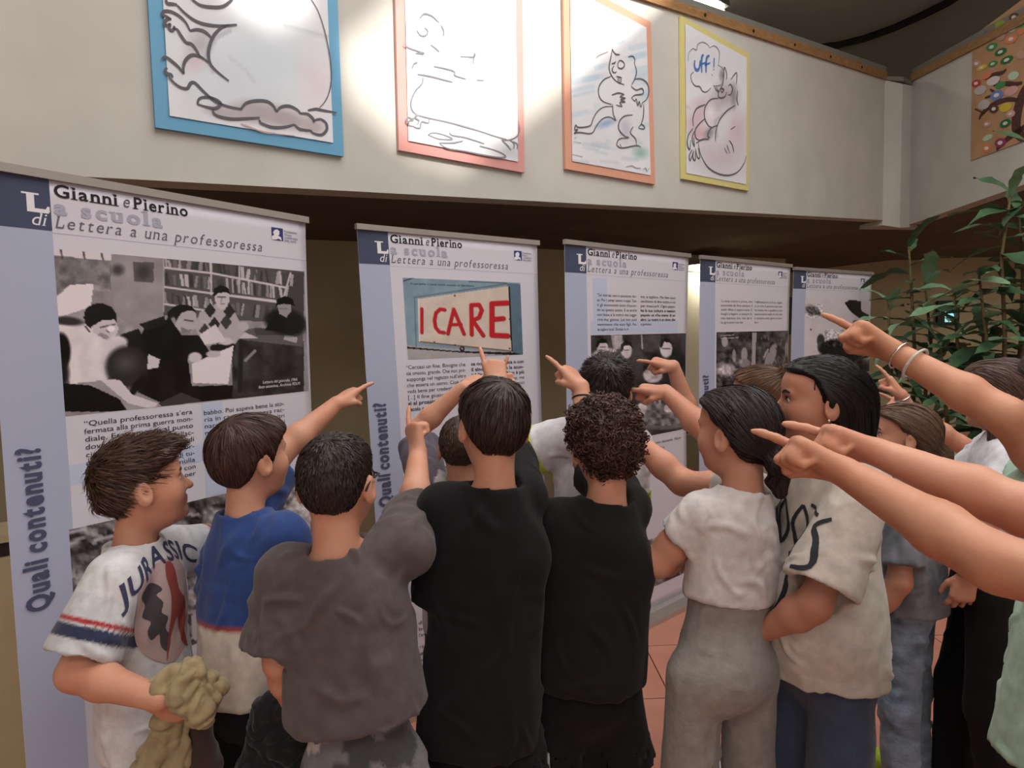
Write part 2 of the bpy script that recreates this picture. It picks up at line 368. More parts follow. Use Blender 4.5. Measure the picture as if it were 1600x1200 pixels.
def _slice(V, F, y):
    iv = []
    for f in F:
        for k in range(1, len(f) - 1):
            tri = V[[f[0], f[k], f[k + 1]]]; xs = []
            for a in range(3):
                p, q = tri[a], tri[(a + 1) % 3]
                if (p[1] - y) * (q[1] - y) < 0: xs.append(p[0] + (q[0] - p[0]) * (y - p[1]) / (q[1] - p[1]))
            if len(xs) == 2: iv.append((min(xs), max(xs)))
    iv.sort(); out = []
    for a, b in iv:
        if out and a <= out[-1][1] + 1e-4: out[-1][1] = max(out[-1][1], b)
        else: out.append([a, b])
    return out
def serif_2d(s, bold=0.0, italic=0.0, slab_=0.05, track=0.0, thin=0.0):
    """adds bracket serifs at the ends of the upright stems so that the lines read as a book face"""
    VV = []; FF = []; x = 0.0; n = 0
    for ch in s:
        if ch == ' ': x += 0.30 + track; continue
        V, F = text_2d(ch, bold)
        if len(V) == 0: x += .3; continue
        V = V.copy(); x0 = V[:, 0].min(); V[:, 0] -= x0; wch = V[:, 0].max(); top = V[:, 1].max(); bot = V[:, 1].min()
        ex = []
        for yy, sg in ((bot, 1), (top, -1)):
            if slab_ == 0 or ch in 'aecosvGC?.,"“”‘’!':
                break
            A = _slice(V, F, yy + sg * .02); B = _slice(V, F, yy + sg * .13)
            for a, b in A:
                if any(abs(a - c) < .02 and abs(b - d) < .02 for c, d in B) and b - a < .34:
                    h = slab_; e = slab_ * 1.5
                    ya, yb = (yy, yy + h * sg)
                    l_, r_ = (e, e)
                    if sg < 0 and ch in 'inrpuldk': r_ = 0
                    ex.append([(a - l_, ya), (b + r_, ya), (b + r_, yb), (a - l_, yb)])
        if ch == 'L' and slab_:
            ex.append([(wch - .03 - slab_, 0.02), (wch + .02, 0.02), (wch + .02, .24), (wch - .03, .24)])
        off = n; pts = list(map(tuple, V)); fs = [tuple(i + off for i in f) for f in F]
        for q in ex:
            b_ = off + len(pts); pts += q; fs.append((b_, b_ + 1, b_ + 2, b_ + 3))
        P = np.array(pts); P[:, 0] += italic * P[:, 1] + x
        VV.append(P); FF += fs; n += len(P); x += wch + 0.13 + track
    return np.concatenate(VV), FF, x
def plain_2d(s, bold=0.0, italic=0.0):
    V, F = text_2d(s, bold); V = V.copy(); V[:, 0] += italic * V[:, 1]
    return V, F, float(V[:, 0].max()) if len(V) else 0

# ------------------------------------------------------------------ painting helpers for printed pictures (sampled at the vertices of a fine sheet)
class Paint:
    def __init__(s, X, Y, base): s.X = X; s.Y = Y; s.c = np.tile(np.asarray(base, float), (len(X), 1)).astype(float)
    def put(s, a, col): s.c = s.c * (1 - a[:, None]) + np.asarray(col, float) * a[:, None]; return s
    def ell(s, cx, cy, rx, ry, col, rot=0, soft=0.12, al=1.0):
        a = math.radians(rot); dx = s.X - cx; dy = s.Y - cy
        u = (dx * math.cos(a) + dy * math.sin(a)) / rx; v = (-dx * math.sin(a) + dy * math.cos(a)) / ry
        r = np.sqrt(u * u + v * v); return s.put(al * np.clip((1 + soft - r) / (2 * soft), 0, 1), col)
    def poly(s, pts, col, al=1.0):
        pts = np.asarray(pts, float); ins = np.zeros(len(s.X), bool); n = len(pts)
        for i in range(n):
            x0, y0 = pts[i]; x1, y1 = pts[(i + 1) % n]
            if y0 == y1: continue
            c = ((y0 > s.Y) != (y1 > s.Y)) & (s.X < (x1 - x0) * (s.Y - y0) / (y1 - y0) + x0); ins ^= c
        return s.put(al * ins.astype(float), col)
    def line(s, pts, wd, col, al=1.0):
        best = np.full(len(s.X), 1e9)
        for (x0, y0), (x1, y1) in zip(pts[:-1], pts[1:]):
            dx, dy = x1 - x0, y1 - y0; t = np.clip(((s.X - x0) * dx + (s.Y - y0) * dy) / (dx * dx + dy * dy + 1e-9), 0, 1)
            best = np.minimum(best, np.hypot(s.X - x0 - t * dx, s.Y - y0 - t * dy))
        return s.put(al * np.clip((wd / 2 + .6 - best) / 1.2, 0, 1), col)
    def noise(s, amp, scale, seed=0, octs=3, box=None):
        P = np.stack([s.X, s.Y, s.X * 0], -1); n = fbm(P, scale, seed, octs) * amp
        if box is not None: n = n * ((s.X > box[0]) & (s.X < box[2]) & (s.Y > box[1]) & (s.Y < box[3]))
        s.c = np.clip(s.c + n[:, None], 0, 255); return s
    def books(s, x0, y0, x1, y1, slope, hh, seed, wmin=6, wmax=13):
        r = random.Random(seed); x = x0
        while x < x1:
            wd = r.uniform(wmin, wmax); g = r.choice([70, 90, 110, 140, 165, 185, 60]); lean = r.uniform(-4, 4)
            yb = y0 + slope * (x - x0); h = hh * r.uniform(.78, 1.0)
            s.poly([(x, yb), (x + wd - 1.5, yb + slope * wd), (x + wd - 1.5 + lean, yb - h), (x + lean, yb - h)], (g, g * .97, g * .98)); x += wd
        return s
GREY = lambda g: (g, g * 0.965, g * 0.985)

# ------------------------------------------------------------------ roll-up banners
BW, BH = 1.0, 2.04
silver = mat('brushed aluminium', (196, 193, 188), 0.35, metal=0.7)
vinyl = mat('banner vinyl', (208, 206, 217), 0.38, spec=0.35)
navy = mat('banner header blue', (70, 77, 102), 0.4)
pale = mat('banner margin blue', (170, 178, 202), 0.4)
palebox = mat('banner pale blue box', (188, 198, 222), 0.4)
ink = mat('black ink', (34, 32, 38), 0.5)
inkgrey = mat('grey ink', (164, 166, 182), 0.5)
inkmid = mat('mid grey ink', (96, 96, 106), 0.5)
inkslate = mat('slate ink', (74, 80, 108), 0.5)
inkwhite = mat('white ink', (225, 224, 230), 0.5)
photom = mat('photographic print', (255, 255, 255), 0.36, vcol='Col', spec=0.35)
TOPZ = 2.04
class Banner:
    def __init__(s, TL, TR, label, lean=0.0, seed=0):
        a = on_z(TL[0], TL[1], TOPZ); b = on_z(TR[0], TR[1], TOPZ)
        u = b - a; u[2] = 0; u /= np.linalg.norm(u); mid = (a + b) / 2
        s.u = u; s.n = np.array([u[1], -u[0], 0.0]); s.W = float(np.linalg.norm((b - a)[:2])); s.seed = seed; s.lean = lean
        s.o = mid - u * s.W / 2; s.o[2] = 0
        s.root = thing('roll_up_banner', label, 'banner', s.o + u * s.W / 2, 'roll-up banners in a row')
    def pt(s, U, V, off=0.0):
        """U 0..1 across, V 0..1 down from the top rail; the sheet bows gently and curls at its edges"""
        U = np.asarray(U, float); V = np.asarray(V, float)
        z = TOPZ - V * (TOPZ - .07)
        bow = 0.010 * np.sin(np.pi * np.clip(V, 0, 1)) * np.cos((U - .5) * 3 + s.seed) - 0.014 * np.abs(2 * U - 1) ** 6 * np.sin(np.pi * np.clip(V * .97 + .02, 0, 1)) ** .5
        sh = s.lean * V
        return s.o + np.multiply.outer(U * s.W + sh, s.u) + np.multiply.outer(bow + off, s.n) + np.multiply.outer(z, ZUP)
    def uv(s, x, y):
        """photo pixel -> sheet coordinates"""
        p = on_plane(x, y, s.o, s.n); V = (TOPZ - p[2]) / (TOPZ - .07); return (np.dot(p - s.o, s.u) - s.lean * V) / s.W, V
    def sheet(s, name, m, u0, v0, u1, v1, off, nu, nv, paint=None, base=None, parent=None):
        U, V = np.meshgrid(np.linspace(u0, u1, nu + 1), np.linspace(v0, v1, nv + 1)); U = U.ravel(); V = V.ravel()
        P = s.pt(U, V, off); i = np.arange(nu * nv); r = i // nu * (nu + 1) + i % nu
        F = np.stack([r, r + nu + 1, r + nu + 2, r + 1], -1); vc = None
        if paint is not None:
            px = project(P); pa = Paint(px[:, 0], px[:, 1], base); paint(pa); vc = lin(np.clip(pa.c, 0, 255))
        return obj(name, P, F, m, parent or s.root, True, vc)
    def quad_text(s, parts, m, name='lettering', off=0.0012):
        """parts: list of (V2d, F, u, v, size_m, maxwidth_m or None, rot)"""
        VV = []; FF = []; n = 0
        for V, F, u, v, size, width, rot in parts:
            if len(V) == 0: continue
            P = V * size
            if width: P[:, 0] *= width / max(1e-6, P[:, 0].max())
            if rot: P = np.stack([-P[:, 1], P[:, 0]], -1)
            VV.append(s.pt(u + P[:, 0] / s.W, v - P[:, 1] / (TOPZ - .07), off)); FF += [tuple(i + n for i in f) for f in F]; n += len(P)
        o_ = obj(name, np.concatenate(VV), FF, m, s.root); o_['kind'] = 'stuff'; return o_
    def frame(s):
        b = s.sheet('banner_sheet', vinyl, 0, 0.004, 1, 1, 0, 24, 40)
        mod = b.modifiers.new('thickness', 'SOLIDIFY'); mod.thickness = 0.0012; mod.offset = -1
        c = s.o + s.u * s.W / 2
        MB().box(c + ZUP * (TOPZ - .002), [s.u, s.n, ZUP], (s.W / 2 + .006, .010, .011)).build('top_rail', silver, s.root)
        m_ = MB(); q = [(-.055, 0), (.06, 0), (.06, .03), (.035, .07), (-.03, .075), (-.055, .05)]
        m_.prism([c - s.u * (s.W / 2 + .008) + s.lean * s.u + s.n * a + ZUP * z for a, z in q], s.u * (s.W + .016)).build('base_cassette', silver, s.root)
        for e in (-1, 1):
            MB().prism([c + s.u * e * (s.W / 2 + .009) + s.lean * s.u + s.n * a * 1.06 + ZUP * (z * 1.05) for a, z in q], s.u * .005 * e).build('end_cap', mat('grey plastic', (90, 90, 92), .5), s.root)
        MB().tube([c - s.n * .03 + s.lean * s.u + ZUP * .06, c - s.n * .03 + ZUP * (TOPZ - .01)], .009, 8).build('support_pole', silver, s.root)
    def header(s, strip=0.142, hb=0.073):
        s.sheet('margin_strip', pale, 0, .005, strip, .998, .0006, 6, 40)
        s.sheet('header_box', navy, 0, .005, strip, hb, .0011, 6, 6)
        s.strip = strip; W = s.W
        t = []
        V, F, x = serif_2d('Gianni', .02, 0, .055); g = .047; t.append((V, F, .152, .0275, g, .166 * W, 0))
        V, F, x = serif_2d('Pierino', .02, 0, .055); t.append((V, F, .362, .0275, g, .166 * W, 0))
        s.quad_text(t, ink, 'title_lettering')
        V, F, x = serif_2d('e', 0.0, .28, .03); s.quad_text([(V, F, .329, .0275, .05, .021 * W, 0)], inkmid, 'title_lettering')
        V, F, x = serif_2d('a scuola', .035, 0, .06, .03); s.quad_text([(V, F, .149, .0500, .054, .295 * W, 0)], inkgrey, 'subtitle_lettering')
        V, F, x = serif_2d('Lettera a una professoressa', -0.004, .25, .03, .05); s.quad_text([(V, F, .150, .0685, .047, .648 * W, 0)], inkmid, 'subtitle_lettering')
        V, F, x = serif_2d('L', .035, 0, .07); V2, F2, x2 = serif_2d('di', 0, .25, .03)
        s.quad_text([(V, F, strip - .055, .0500, .064, .052 * W, 0), (V2, F2, strip - .048, .0675, .046, .038 * W, 0)], inkwhite, 'header_lettering', .0018)
        s.sheet('rule_line', inkgrey, strip, .0750, 1, .0755, .0009, 12, 1)
        V, F, x = serif_2d('Quali contenuti?', .04, 0, 0, -.03, 0); s.quad_text([(V, F, .076, .570, .073, .425, 1)], inkslate, 'margin_lettering', .0035)
        # logo: a navy square with the white head and shoulders mark and four short lines of small print
        def lg(p):
            p.c[:] = (52, 56, 120)
        lu, lv = .842, .0235; s.sheet('logo_square', mat('logo navy', (54, 58, 118), .5), lu, lv, lu + .05, lv + .022, .001, 3, 3)
        mw = [(.0, 1), (.0, .72), (.2, .6), (.12, .42), (.25, .2), (.5, .12), (.68, .25), (.66, .5), (.55, .62), (.8, .72), (.85, 1), (.6, .85), (.35, .95)]
        P = s.pt(np.array([lu + .05 * a for a, b in mw]), np.array([lv + .022 * b for a, b in mw]), .0016)
        obj('logo_mark', P, [tuple(t_) for t_ in tessellate_polygon([[Vector((a, b, 0)) for a, b in mw]])], inkwhite, s.root)
        t = []
        for k, wd in enumerate((.058, .032, .060, .052)):
            V, F, x = plain_2d(('Fondazione', 'Don', 'LORENZO', 'MILANI')[k], 0); t.append((V, F, lu + .056, lv + .006 + k * .0056, .011, wd * W, 0))
        s.quad_text(t, inkslate, 'logo_lettering')
    def para(s, lines, u0, u1, v0, dv, size, m=ink, bold=0.0, last=None, italic=0, name='text_column'):
        t = []
        for k, ln in enumerate(lines):
            if not ln: continue
            b = bold
            if ln[0] == '*': ln = ln[1:]; b = .018
            V, F, x = plain_2d(ln, b, italic); wd = (u1 - u0) * s.W
            full = x * size; width = wd if (k < len(lines) - 1 or full > wd) and full > .55 * wd else None
            t.append((V, F, u0, v0 + k * dv, size, width, 0))
        s.quad_text(t, m, name)
b1 = Banner((-26, 255), (478, 343), 'nearest roll-up banner, with large photograph of people reading beside bookshelves', .0, 0)
b2 = Banner((558, 353), (840, 379), 'roll-up banner showing the red I CARE sign', .06, 1)
b3 = Banner((883, 377), (1077, 399), 'middle roll-up banner with blue tinted text above a group photograph', .0, 2)
b4 = Banner((1095, 401), (1236, 415), 'roll-up banner with short text above a forest photograph', .0, 3)
b5 = Banner((1241, 419), (1363, 427), 'farthest roll-up banner, beside the plant, with high contrast photograph', .0, 4)
for b in (b1, b2, b3, b4, b5): b.frame(); b.header()

# --- banner one
def cz(x, y): return x / 3.0, 240 + y / 3.0        # coordinates read off an enlarged view
def L1(*q): return [cz(*p) for p in q]
def pic1(p):
    E = lambda cx, cy, rx, ry, g, rot=0, soft=.15, al=1: p.ell(*cz(cx, cy), rx / 3, ry / 3, GREY(g), rot, soft, al)
    Pl = lambda g, *q: p.poly(L1(*q), GREY(g))
    Ln = lambda g, w_, *q: p.line(L1(*q), w_ / 3, GREY(g))
    p.noise(14, .05, 1)
    Pl(120, (230, 480), (520, 500), (520, 640), (440, 610), (240, 690)); p.noise(26, .09, 3, box=(78, 395, 172, 455))
    Pl(214, (230, 425), (585, 462), (580, 500), (500, 502), (240, 475)); Pl(60, (585, 462), (615, 465), (600, 480), (582, 476))
    for x in (285, 390, 475, 545): Ln(70, 9, (x, 450 + (x - 285) * .09), (x + 8, 492 + (x - 285) * .02))
    Pl(150, (520, 470), (770, 485), (775, 800), (650, 830), (545, 760), (520, 640)); p.noise(10, .04, 9, box=(173, 395, 258, 520))
    E(552, 545, 28, 25, 70, 0, .5); Pl(92, (625, 505), (722, 512), (720, 605), (628, 600)); E(672, 555, 30, 32, 62, 20, .5)
    Pl(226, (240, 690), (330, 615), (440, 610), (425, 720), (250, 775))
    # bookshelves
    Pl(84, (768, 482), (1425, 552), (1425, 800), (768, 760)); Pl(70, (1345, 555), (1425, 562), (1425, 760), (1330, 720))
    for (x0, y0, x1, sl, hh, sd) in ((778, 535, 990, .09, 48, 3), (1000, 565, 1120, .1, 62, 4), (1130, 590, 1365, .13, 64, 5), (778, 612, 985, .12, 60, 6), (1005, 640, 1340, .13, 66, 7), (775, 700, 1000, .13, 55, 8), (1090, 755, 1260, .12, 62, 9)):
        a = cz(x0, y0); p.books(a[0], a[1], cz(x1, 0)[0], 0, sl, hh / 3, sd, 4, 8)
    for q in (((770, 535), (990, 560), (1340, 628)), ((770, 625), (990, 655), (1330, 700)), ((770, 705), (960, 735)), ((1000, 655), (1290, 690))): Ln(205, 9, *q)
    Ln(200, 8, (990, 510), (990, 660)); Ln(196, 8, (1122, 530), (1122, 610)); Ln(190, 9, (1362, 560), (1325, 690)); Ln(180, 5, (768, 485), (768, 740))
    # table and wall right
    Pl(52, (1085, 850), (1425, 880), (1425, 1150), (1090, 1150)); p.noise(16, .06, 12, box=(365, 530, 475, 625))
    Pl(96, (1085, 845), (1200, 815), (1420, 835), (1420, 905), (1090, 868)); Pl(198, (1100, 848), (1150, 838), (1215, 866), (1130, 868)); Pl(170, (1335, 848), (1395, 862), (1390, 888), (1330, 872)); Pl(70, (1190, 820), (1290, 815), (1320, 850), (1200, 850))
    Ln(140, 14, (1150, 970), (1195, 925)); Ln(36, 22, (1130, 880), (1125, 1110))
    # seated figures, from the back of the room forward
    E(1340, 790, 100, 62, 26, 12); Pl(150, (1298, 705), (1362, 700), (1366, 738), (1342, 768), (1310, 752)); Pl(16, (1290, 722), (1300, 682), (1335, 666), (1372, 680), (1382, 715), (1364, 708), (1330, 704), (1304, 710)); Ln(120, 6, (1310, 725), (1345, 728)); Pl(20, (1240, 830), (1290, 745), (1330, 790), (1330, 830))
    Pl(176, (935, 745), (1010, 705), (1085, 715), (1125, 790), (1150, 830), (1095, 900), (960, 900), (915, 820)); 
    for (x, y) in ((985, 735), (1060, 790), (1005, 800), (1075, 740), (1020, 860), (960, 830)): Pl(44 if x % 2 else 62, (x - 28, y), (x, y - 36), (x + 28, y), (x, y + 36))
    Pl(196, (1004, 655), (1072, 650), (1076, 692), (1056, 726), (1036, 732), (1012, 708)); Pl(22, (998, 668), (1003, 632), (1035, 616), (1068, 628), (1080, 662), (1062, 650), (1022, 654), (1006, 668)); Ln(150, 6, (1040, 678), (1036, 696)); Ln(50, 5, (1020, 672), (1058, 672)); Ln(90, 4, (1035, 705), (1052, 704)); E(1140, 810, 26, 22, 185); Ln(28, 30, (1000, 910), (1090, 905))
    E(1060, 880, 32, 18, 200); Pl(214, (935, 850), (1010, 800), (1060, 880), (960, 895))
    Pl(178, (822, 775), (850, 742), (892, 732), (916, 745), (924, 785), (932, 800), (914, 818), (888, 842), (850, 838), (815, 812)); Pl(24, (782, 790), (786, 745), (815, 715), (855, 706), (900, 716), (922, 742), (885, 736), (852, 746), (834, 772), (818, 806), (800, 815)); Pl(128, (850, 838), (888, 842), (905, 822), (880, 826), (850, 812)); Ln(60, 6, (865, 780), (905, 785)); E(812, 790, 13, 24, 150, 0, .25)
    Pl(18, (690, 800), (800, 775), (850, 850), (930, 850), (990, 940), (960, 990), (880, 960), (900, 1090), (1090, 1085), (1090, 1150), (780, 1180), (650, 1120), (640, 880))
    Pl(34, (650, 800), (770, 760), (780, 800), (690, 830)); Pl(24, (560, 850), (650, 820), (690, 900), (600, 930))
    p.noise(7, .05, 22, box=(200, 500, 330, 630))
    Pl(226, (900, 985), (1095, 900), (1070, 1080), (905, 1075)); E(915, 955, 32, 24, 205); E(1000, 940, 34, 16, 190)
    # man at left
    Pl(222, (250, 800), (420, 800), (560, 880), (600, 900), (560, 960), (500, 1060), (330, 1080), (260, 900)); Pl(200, (428, 800), (470, 778), (532, 772), (548, 800), (556, 822), (548, 845), (528, 868), (496, 872), (458, 852), (436, 835)); Pl(24, (392, 768), (400, 728), (436, 703), (482, 702), (525, 720), (548, 756), (550, 795), (536, 778), (480, 782), (438, 806), (425, 820), (402, 800)); Pl(150, (458, 852), (496, 872), (520, 866), (500, 850), (470, 838)); Ln(46, 6, (470, 815), (540, 800)); Ln(60, 5, (512, 838), (500, 830)); E(520, 820, 18, 16, 235)
    E(320, 785, 70, 20, 50, 6, .3); Ln(60, 8, (400, 810), (420, 835)); E(540, 890, 58, 34, 218, -10); p.noise(8, .06, 14, box=(85, 510, 200, 600))
    E(285, 930, 46, 90, 14, 0, .12); E(290, 1030, 34, 60, 30, 0, .3)
    E(595, 1000, 100, 98, 46, 0, .12); E(590, 985, 40, 35, 96, 0, .8); E(590, 990, 80, 80, 40, 0, .6, .3); Pl(206, (695, 940), (750, 965), (740, 1005), (690, 1010)); E(640, 1090, 18, 70, 20, 35, .25)
    Pl(212, (470, 1060), (560, 1060), (620, 1130), (740, 1170), (720, 1200), (600, 1170)); Pl(16, (265, 1075), (420, 1085), (560, 1150), (600, 1210), (270, 1210))
    Pl(60, (745, 1170), (850, 1120), (950, 1160), (760, 1190))
b1.sheet('photograph', photom, b1.strip, .096, .988, .318, .0008, 270, 170, pic1, GREY(150))
t = []
for k, ln in enumerate(('Lettura del giornale, 1964.', 'foto anonima, Archivio FDLM')):
    V, F, x = plain_2d(ln, .0, .25); t.append((V, F, .77 - .018 * k, .297 + k * .0078, .0145, (.16 if k == 0 else .19) * b1.W, 0))
b1.quad_text(t, inkwhite, 'caption_lettering', .0016)
b1.sheet('pale_band', palebox, b1.strip + .002, .385, .99, .412, .0006, 8, 2)
b1.sheet('pale_band', palebox, .535, .321, .61, .47, .0005, 3, 6)
b1.para(['“Quella professoressa s’era', 'fermata alla prima guerra mon-', 'diale. Esattamente al punto', 'dove la scuola poteva riallac-', 'ciarsi con la vita. E in tutto di', 'quel tempo non era mai tor-', 'nata. Una scuola che fa di tu-', 'tti gli stessi e non dice nulla', 'di quello che c’era dopo, con', 'frittate di date e di nomi per', 'cui sono state scritte le cose.'], .185, .502, .3345, .0108, .0205)
b1.para(['babbo. Poi sapeva bene la sto-', 'ria in casa, e la sapeva rac-', 'nare meglio di tutti gli altri', 'noi, che non si sapeva quasi', 'nulla di quel che era stato e', 'da dove veniva tanta miseria.', 'Se ne parlava poco, a scuola.'], .54, .86, .339, .0108, .0205)
def pic1b(p):
    p.noise(70, .10, 31, 4); p.noise(40, .03, 33, 2)
    r = random.Random(4)
    for k in range(70):
        x, y = r.uniform(95, 300), r.uniform(800, 1000); g = r.choice([40, 60, 190, 205, 90]); p.line([(x, y), (x + r.uniform(10, 40), y - r.uniform(-4, 14))], r.uniform(2, 6), GREY(g), .8)
    p.poly([(330, 905), (340, 850), (366, 845), (372, 905)], GREY(200)); p.poly([(300, 960), (370, 930), (372, 990), (300, 1000)], GREY(190))
    p.line([(322, 900), (322, 856), (344, 858), (346, 878), (324, 880), (348, 882), (348, 900), (322, 902)], 4, GREY(40)); p.line([(306, 870), (312, 900)], 5, GREY(40))
    p.line([(340, 940), (345, 1000)], 10, GREY(210)); p.line([(330, 935), (372, 920)], 5, GREY(70)); p.ell(470, 800, 20, 26, GREY(190)); p.ell(462, 840, 26, 40, GREY(200)); p.noise(50, .2, 41, 2, box=(380, 740, 500, 900))
b1.sheet('photograph', photom, b1.strip - .01, .472, .99, .70, .0008, 150, 60, pic1b, GREY(105))
b1.para(['zione di tutti i ragazzi.', 'O se non era il tempo', 'Da quel giorno solo', 'sua la scuola di', 'Vangelo a tutti, e', 'leva non ci venne.'], .178, .46, .737, .012, .0205)

# --- banner two: the I CARE sign
def cz2(x, y): return 540 + x / 3.53, 340 + y / 3.53
def pic2(p):
    Q = lambda *q: [cz2(*a) for a in q]
    p.noise(8, .05, 2)
    p.poly(Q((315, 330), (960, 360), (985, 760), (330, 775)), (128, 152, 168)); p.noise(7, .03, 5)
    p.poly(Q((300, 700), (640, 725), (990, 745), (990, 790), (300, 790)), (166, 162, 164)); p.poly(Q((335, 712), (600, 735), (985, 745), (985, 762), (640, 745), (335, 722)), (34, 34, 40))
    p.poly(Q((890, 362), (975, 368), (990, 760), (915, 740)), (88, 112, 130)); p.poly(Q((893, 380), (906, 380), (920, 738), (912, 738)), (26, 28, 34))
    p.line(Q((320, 350), (375, 332)), 1.5, (40, 44, 52)); p.line(Q((380, 440), (890, 365)), 2, (96, 112, 124)); p.line(Q((380, 440), (390, 720)), 1.6, (92, 112, 128)); p.line(Q((890, 362), (680, 352)), 1.2, (70, 80, 90))
    p.poly(Q((402, 448), (897, 378), (914, 735), (408, 682)), (206, 192, 180)); p.noise(6, .08, 7); p.line(Q((405, 684), (912, 736)), 1.8, (110, 84, 60)); p.line(Q((402, 450), (408, 682)), 2, (225, 215, 205))
    R = (186, 34, 44)
    D = (120, 34, 36)
    for dx, c in ((1.2, D), (0, R)):
        S = lambda *q: [(a + dx * .7, b + dx * .6) for a, b in Q(*q)]
        p.line(S((419, 502), (419, 634)), 4.4, c)
        p.line(S((545, 508), (520, 504), (497, 525), (489, 565), (495, 605), (515, 630), (542, 634)), 5.0, c)
        p.line(S((563, 640), (595, 505), (652, 642)), 5.0, c); p.line(S((578, 590), (635, 588)), 4.4, c)
        p.line(S((694, 645), (692, 482), (735, 480), (750, 510), (735, 550), (700, 566), (758, 650)), 5.8, c)
        p.line(S((890, 470), (806, 474), (806, 648), (893, 652)), 7.6, c); p.line(S((806, 562), (868, 556)), 7.2, c)
    p.ell(*cz2(643, 724), 4, 4.2, (22, 22, 26)); p.ell(*cz2(643, 722), 1.7, 1.8, (150, 140, 130)); p.ell(*cz2(602, 430), 1.4, 1.4, (60, 50, 44))
    for q in ((490, 686), (604, 702), (905, 722), (905, 560)): p.ell(*cz2(*q), 1.5, 1.2, (50, 40, 36))
b2.sheet('photograph', photom, .201, .098, .876, .268, .0008, 190, 110, pic2, (128, 152, 168))
V, F, x = plain_2d('Il cartello I care nella scuola di Barbiana', 0, .25); b2.quad_text([(V, F, .235, .1115, .0125, .35 * b2.W, 0)], ink, 'caption_lettering', .0014)
b2.para(['“Cercasi un fine. Bisogna che', 'sia onesto, grande. Che non pre-', 'supponga nel ragazzo null’altro', 'che essere un uomo. Cioè che', 'vada bene per credenti ed atei.', '[...] *Il fine giusto è dedicar-'.replace('*', ''), '*si al prossimo. E in questo', '*secolo come vuole amare'], .187, .51, .288, .0127, .0225)
b2.para(['*se non con la politica o con', '*il sindacato o con la scuo-', '*la? Siamo sovrani. Non è più', 'il tempo delle elemosine, ma', 'delle scelte. Contro i classisti', 'che siete voi, contro la fame,'], .543, .878, .288, .0127, .0225)
def pic2b(p): p.noise(60, .14, 51, 4); p.noise(30, .05, 53, 2)
b2.sheet('photograph', photom, .19, .505, .88, .60, .0008, 90, 30, pic2b, GREY(120))
b2.para(['dalla scuola che si fa', 'bene tutti insieme,', 'l’anno dopo.', '', '“In particolare la scuola', 'è una cosa che serve', 'anche ai figli.'], .175, .48, .842, .014, .022)

# --- banner three
def cz3(x, y): return 860 + x / 4.0, 360 + y / 4.0
def pic3(p):
    C = cz3; p.noise(10, .06, 1)
    p.poly([C(240, 640), C(860, 640), C(860, 1000), C(240, 1000)], GREY(58)); p.noise(14, .08, 4)
    for x in (385, 440): p.line([C(x, 650), C(x + 20, 760)], 4, GREY(150))
    p.poly([C(395, 655), C(445, 655), C(452, 740), C(405, 745)], GREY(176)); p.line([C(570, 655), C(575, 740)], 2, GREY(190)); p.poly([C(580, 655), C(690, 655), C(690, 760), C(585, 760)], GREY(84))
    p.ell(*C(350, 800), 24, 16, GREY(215)); p.ell(*C(325, 732), 8.5, 14, GREY(196)); p.poly([C(285, 730), C(288, 695), (C(320, 672)), C(352, 682), C(362, 715), C(345, 702), C(310, 708), C(296, 735)], GREY(20)); p.line([C(312, 730), C(345, 728)], 1.2, GREY(50))
    p.ell(*C(490, 830), 26, 28, GREY(70)); p.ell(*C(475, 750), 8.5, 13, GREY(205)); p.poly([C(440, 755), C(442, 712), C(475, 688), C(508, 702), C(514, 745), C(500, 722), C(462, 722), C(450, 760)], GREY(26)); p.line([C(462, 748), C(490, 748)], 1.2, GREY(60))
    p.ell(*C(730, 850), 34, 30, GREY(30)); p.ell(*C(722, 735), 9.5, 15, GREY(205)); p.poly([C(684, 730), C(688, 690), C(715, 670), C(750, 680), C(762, 720), C(745, 700), C(712, 698), C(695, 735)], GREY(34)); p.line([C(700, 738), C(750, 740)], 1.4, GREY(40)); p.line([C(758, 735), C(750, 775)], 2.4, GREY(205))
    p.ell(*C(640, 905), 15, 12, GREY(188)); p.noise(26, .2, 9, box=(1005, 570, 1040, 605)); p.ell(*C(815, 930), 7, 12, GREY(214)); p.poly([C(786, 930), C(790, 898), C(815, 882), C(840, 895), C(844, 925), C(830, 908), C(800, 908)], GREY(24)); p.line([C(800, 925), C(830, 925)], 1.4, GREY(60))
    for x in (620, 650, 680): p.line([C(x, 990), C(x + 4, 1090)], 3.4, GREY(205))
    p.poly([C(600, 1000), C(690, 990), C(700, 1090), C(605, 1090)], GREY(120), .4)
    p.ell(*C(650, 1150), 30, 18, GREY(120)); p.ell(*C(560, 1130), 9, 14, GREY(205), 30); p.ell(*C(750, 1115), 10, 8, GREY(196)); p.ell(*C(700, 1190), 44, 14, GREY(110)); p.noise(42, .14, 12, box=(985, 630, 1080, 665))
    p.noise(16, .1, 19)
b3.sheet('pale_box', palebox, .185, .082, .29, .225, .0005, 3, 3); b3.sheet('pale_box', palebox, .165, .19, .90, .224, .0004, 8, 3)
b3.sheet('photograph', photom, .165, .226, .988, .508, .0008, 110, 130, pic3, GREY(60))
b3.para(['“Sul morale non ci possiamo dar-', 'se. Poi i campi siamo troppi. Tut-', 'ti gli economisti sono d’accor-', 'do su questo punto. E se anche', 'non fosse è la nostra vita sugge-', 'rire mai gioiosi. Lei non può', 'nemmeno che suoi figli. Fu-', 'se tagliare locali. Dunque io in-'], .213, .526, .128, .0124, .0205)
b3.para(['voi, a tagliare. Ma fate caso', 'cerchiamo di dire molto e voi', 'per insaccarli. *Ogni popo-'.replace('*', ''), '*ha la sua cultura e nessun', '*popolo ce n’ha meno di un', '*altro. La nostra è un dono che', 'vi portiamo.'], .558, .872, .128, .0124, .0205)
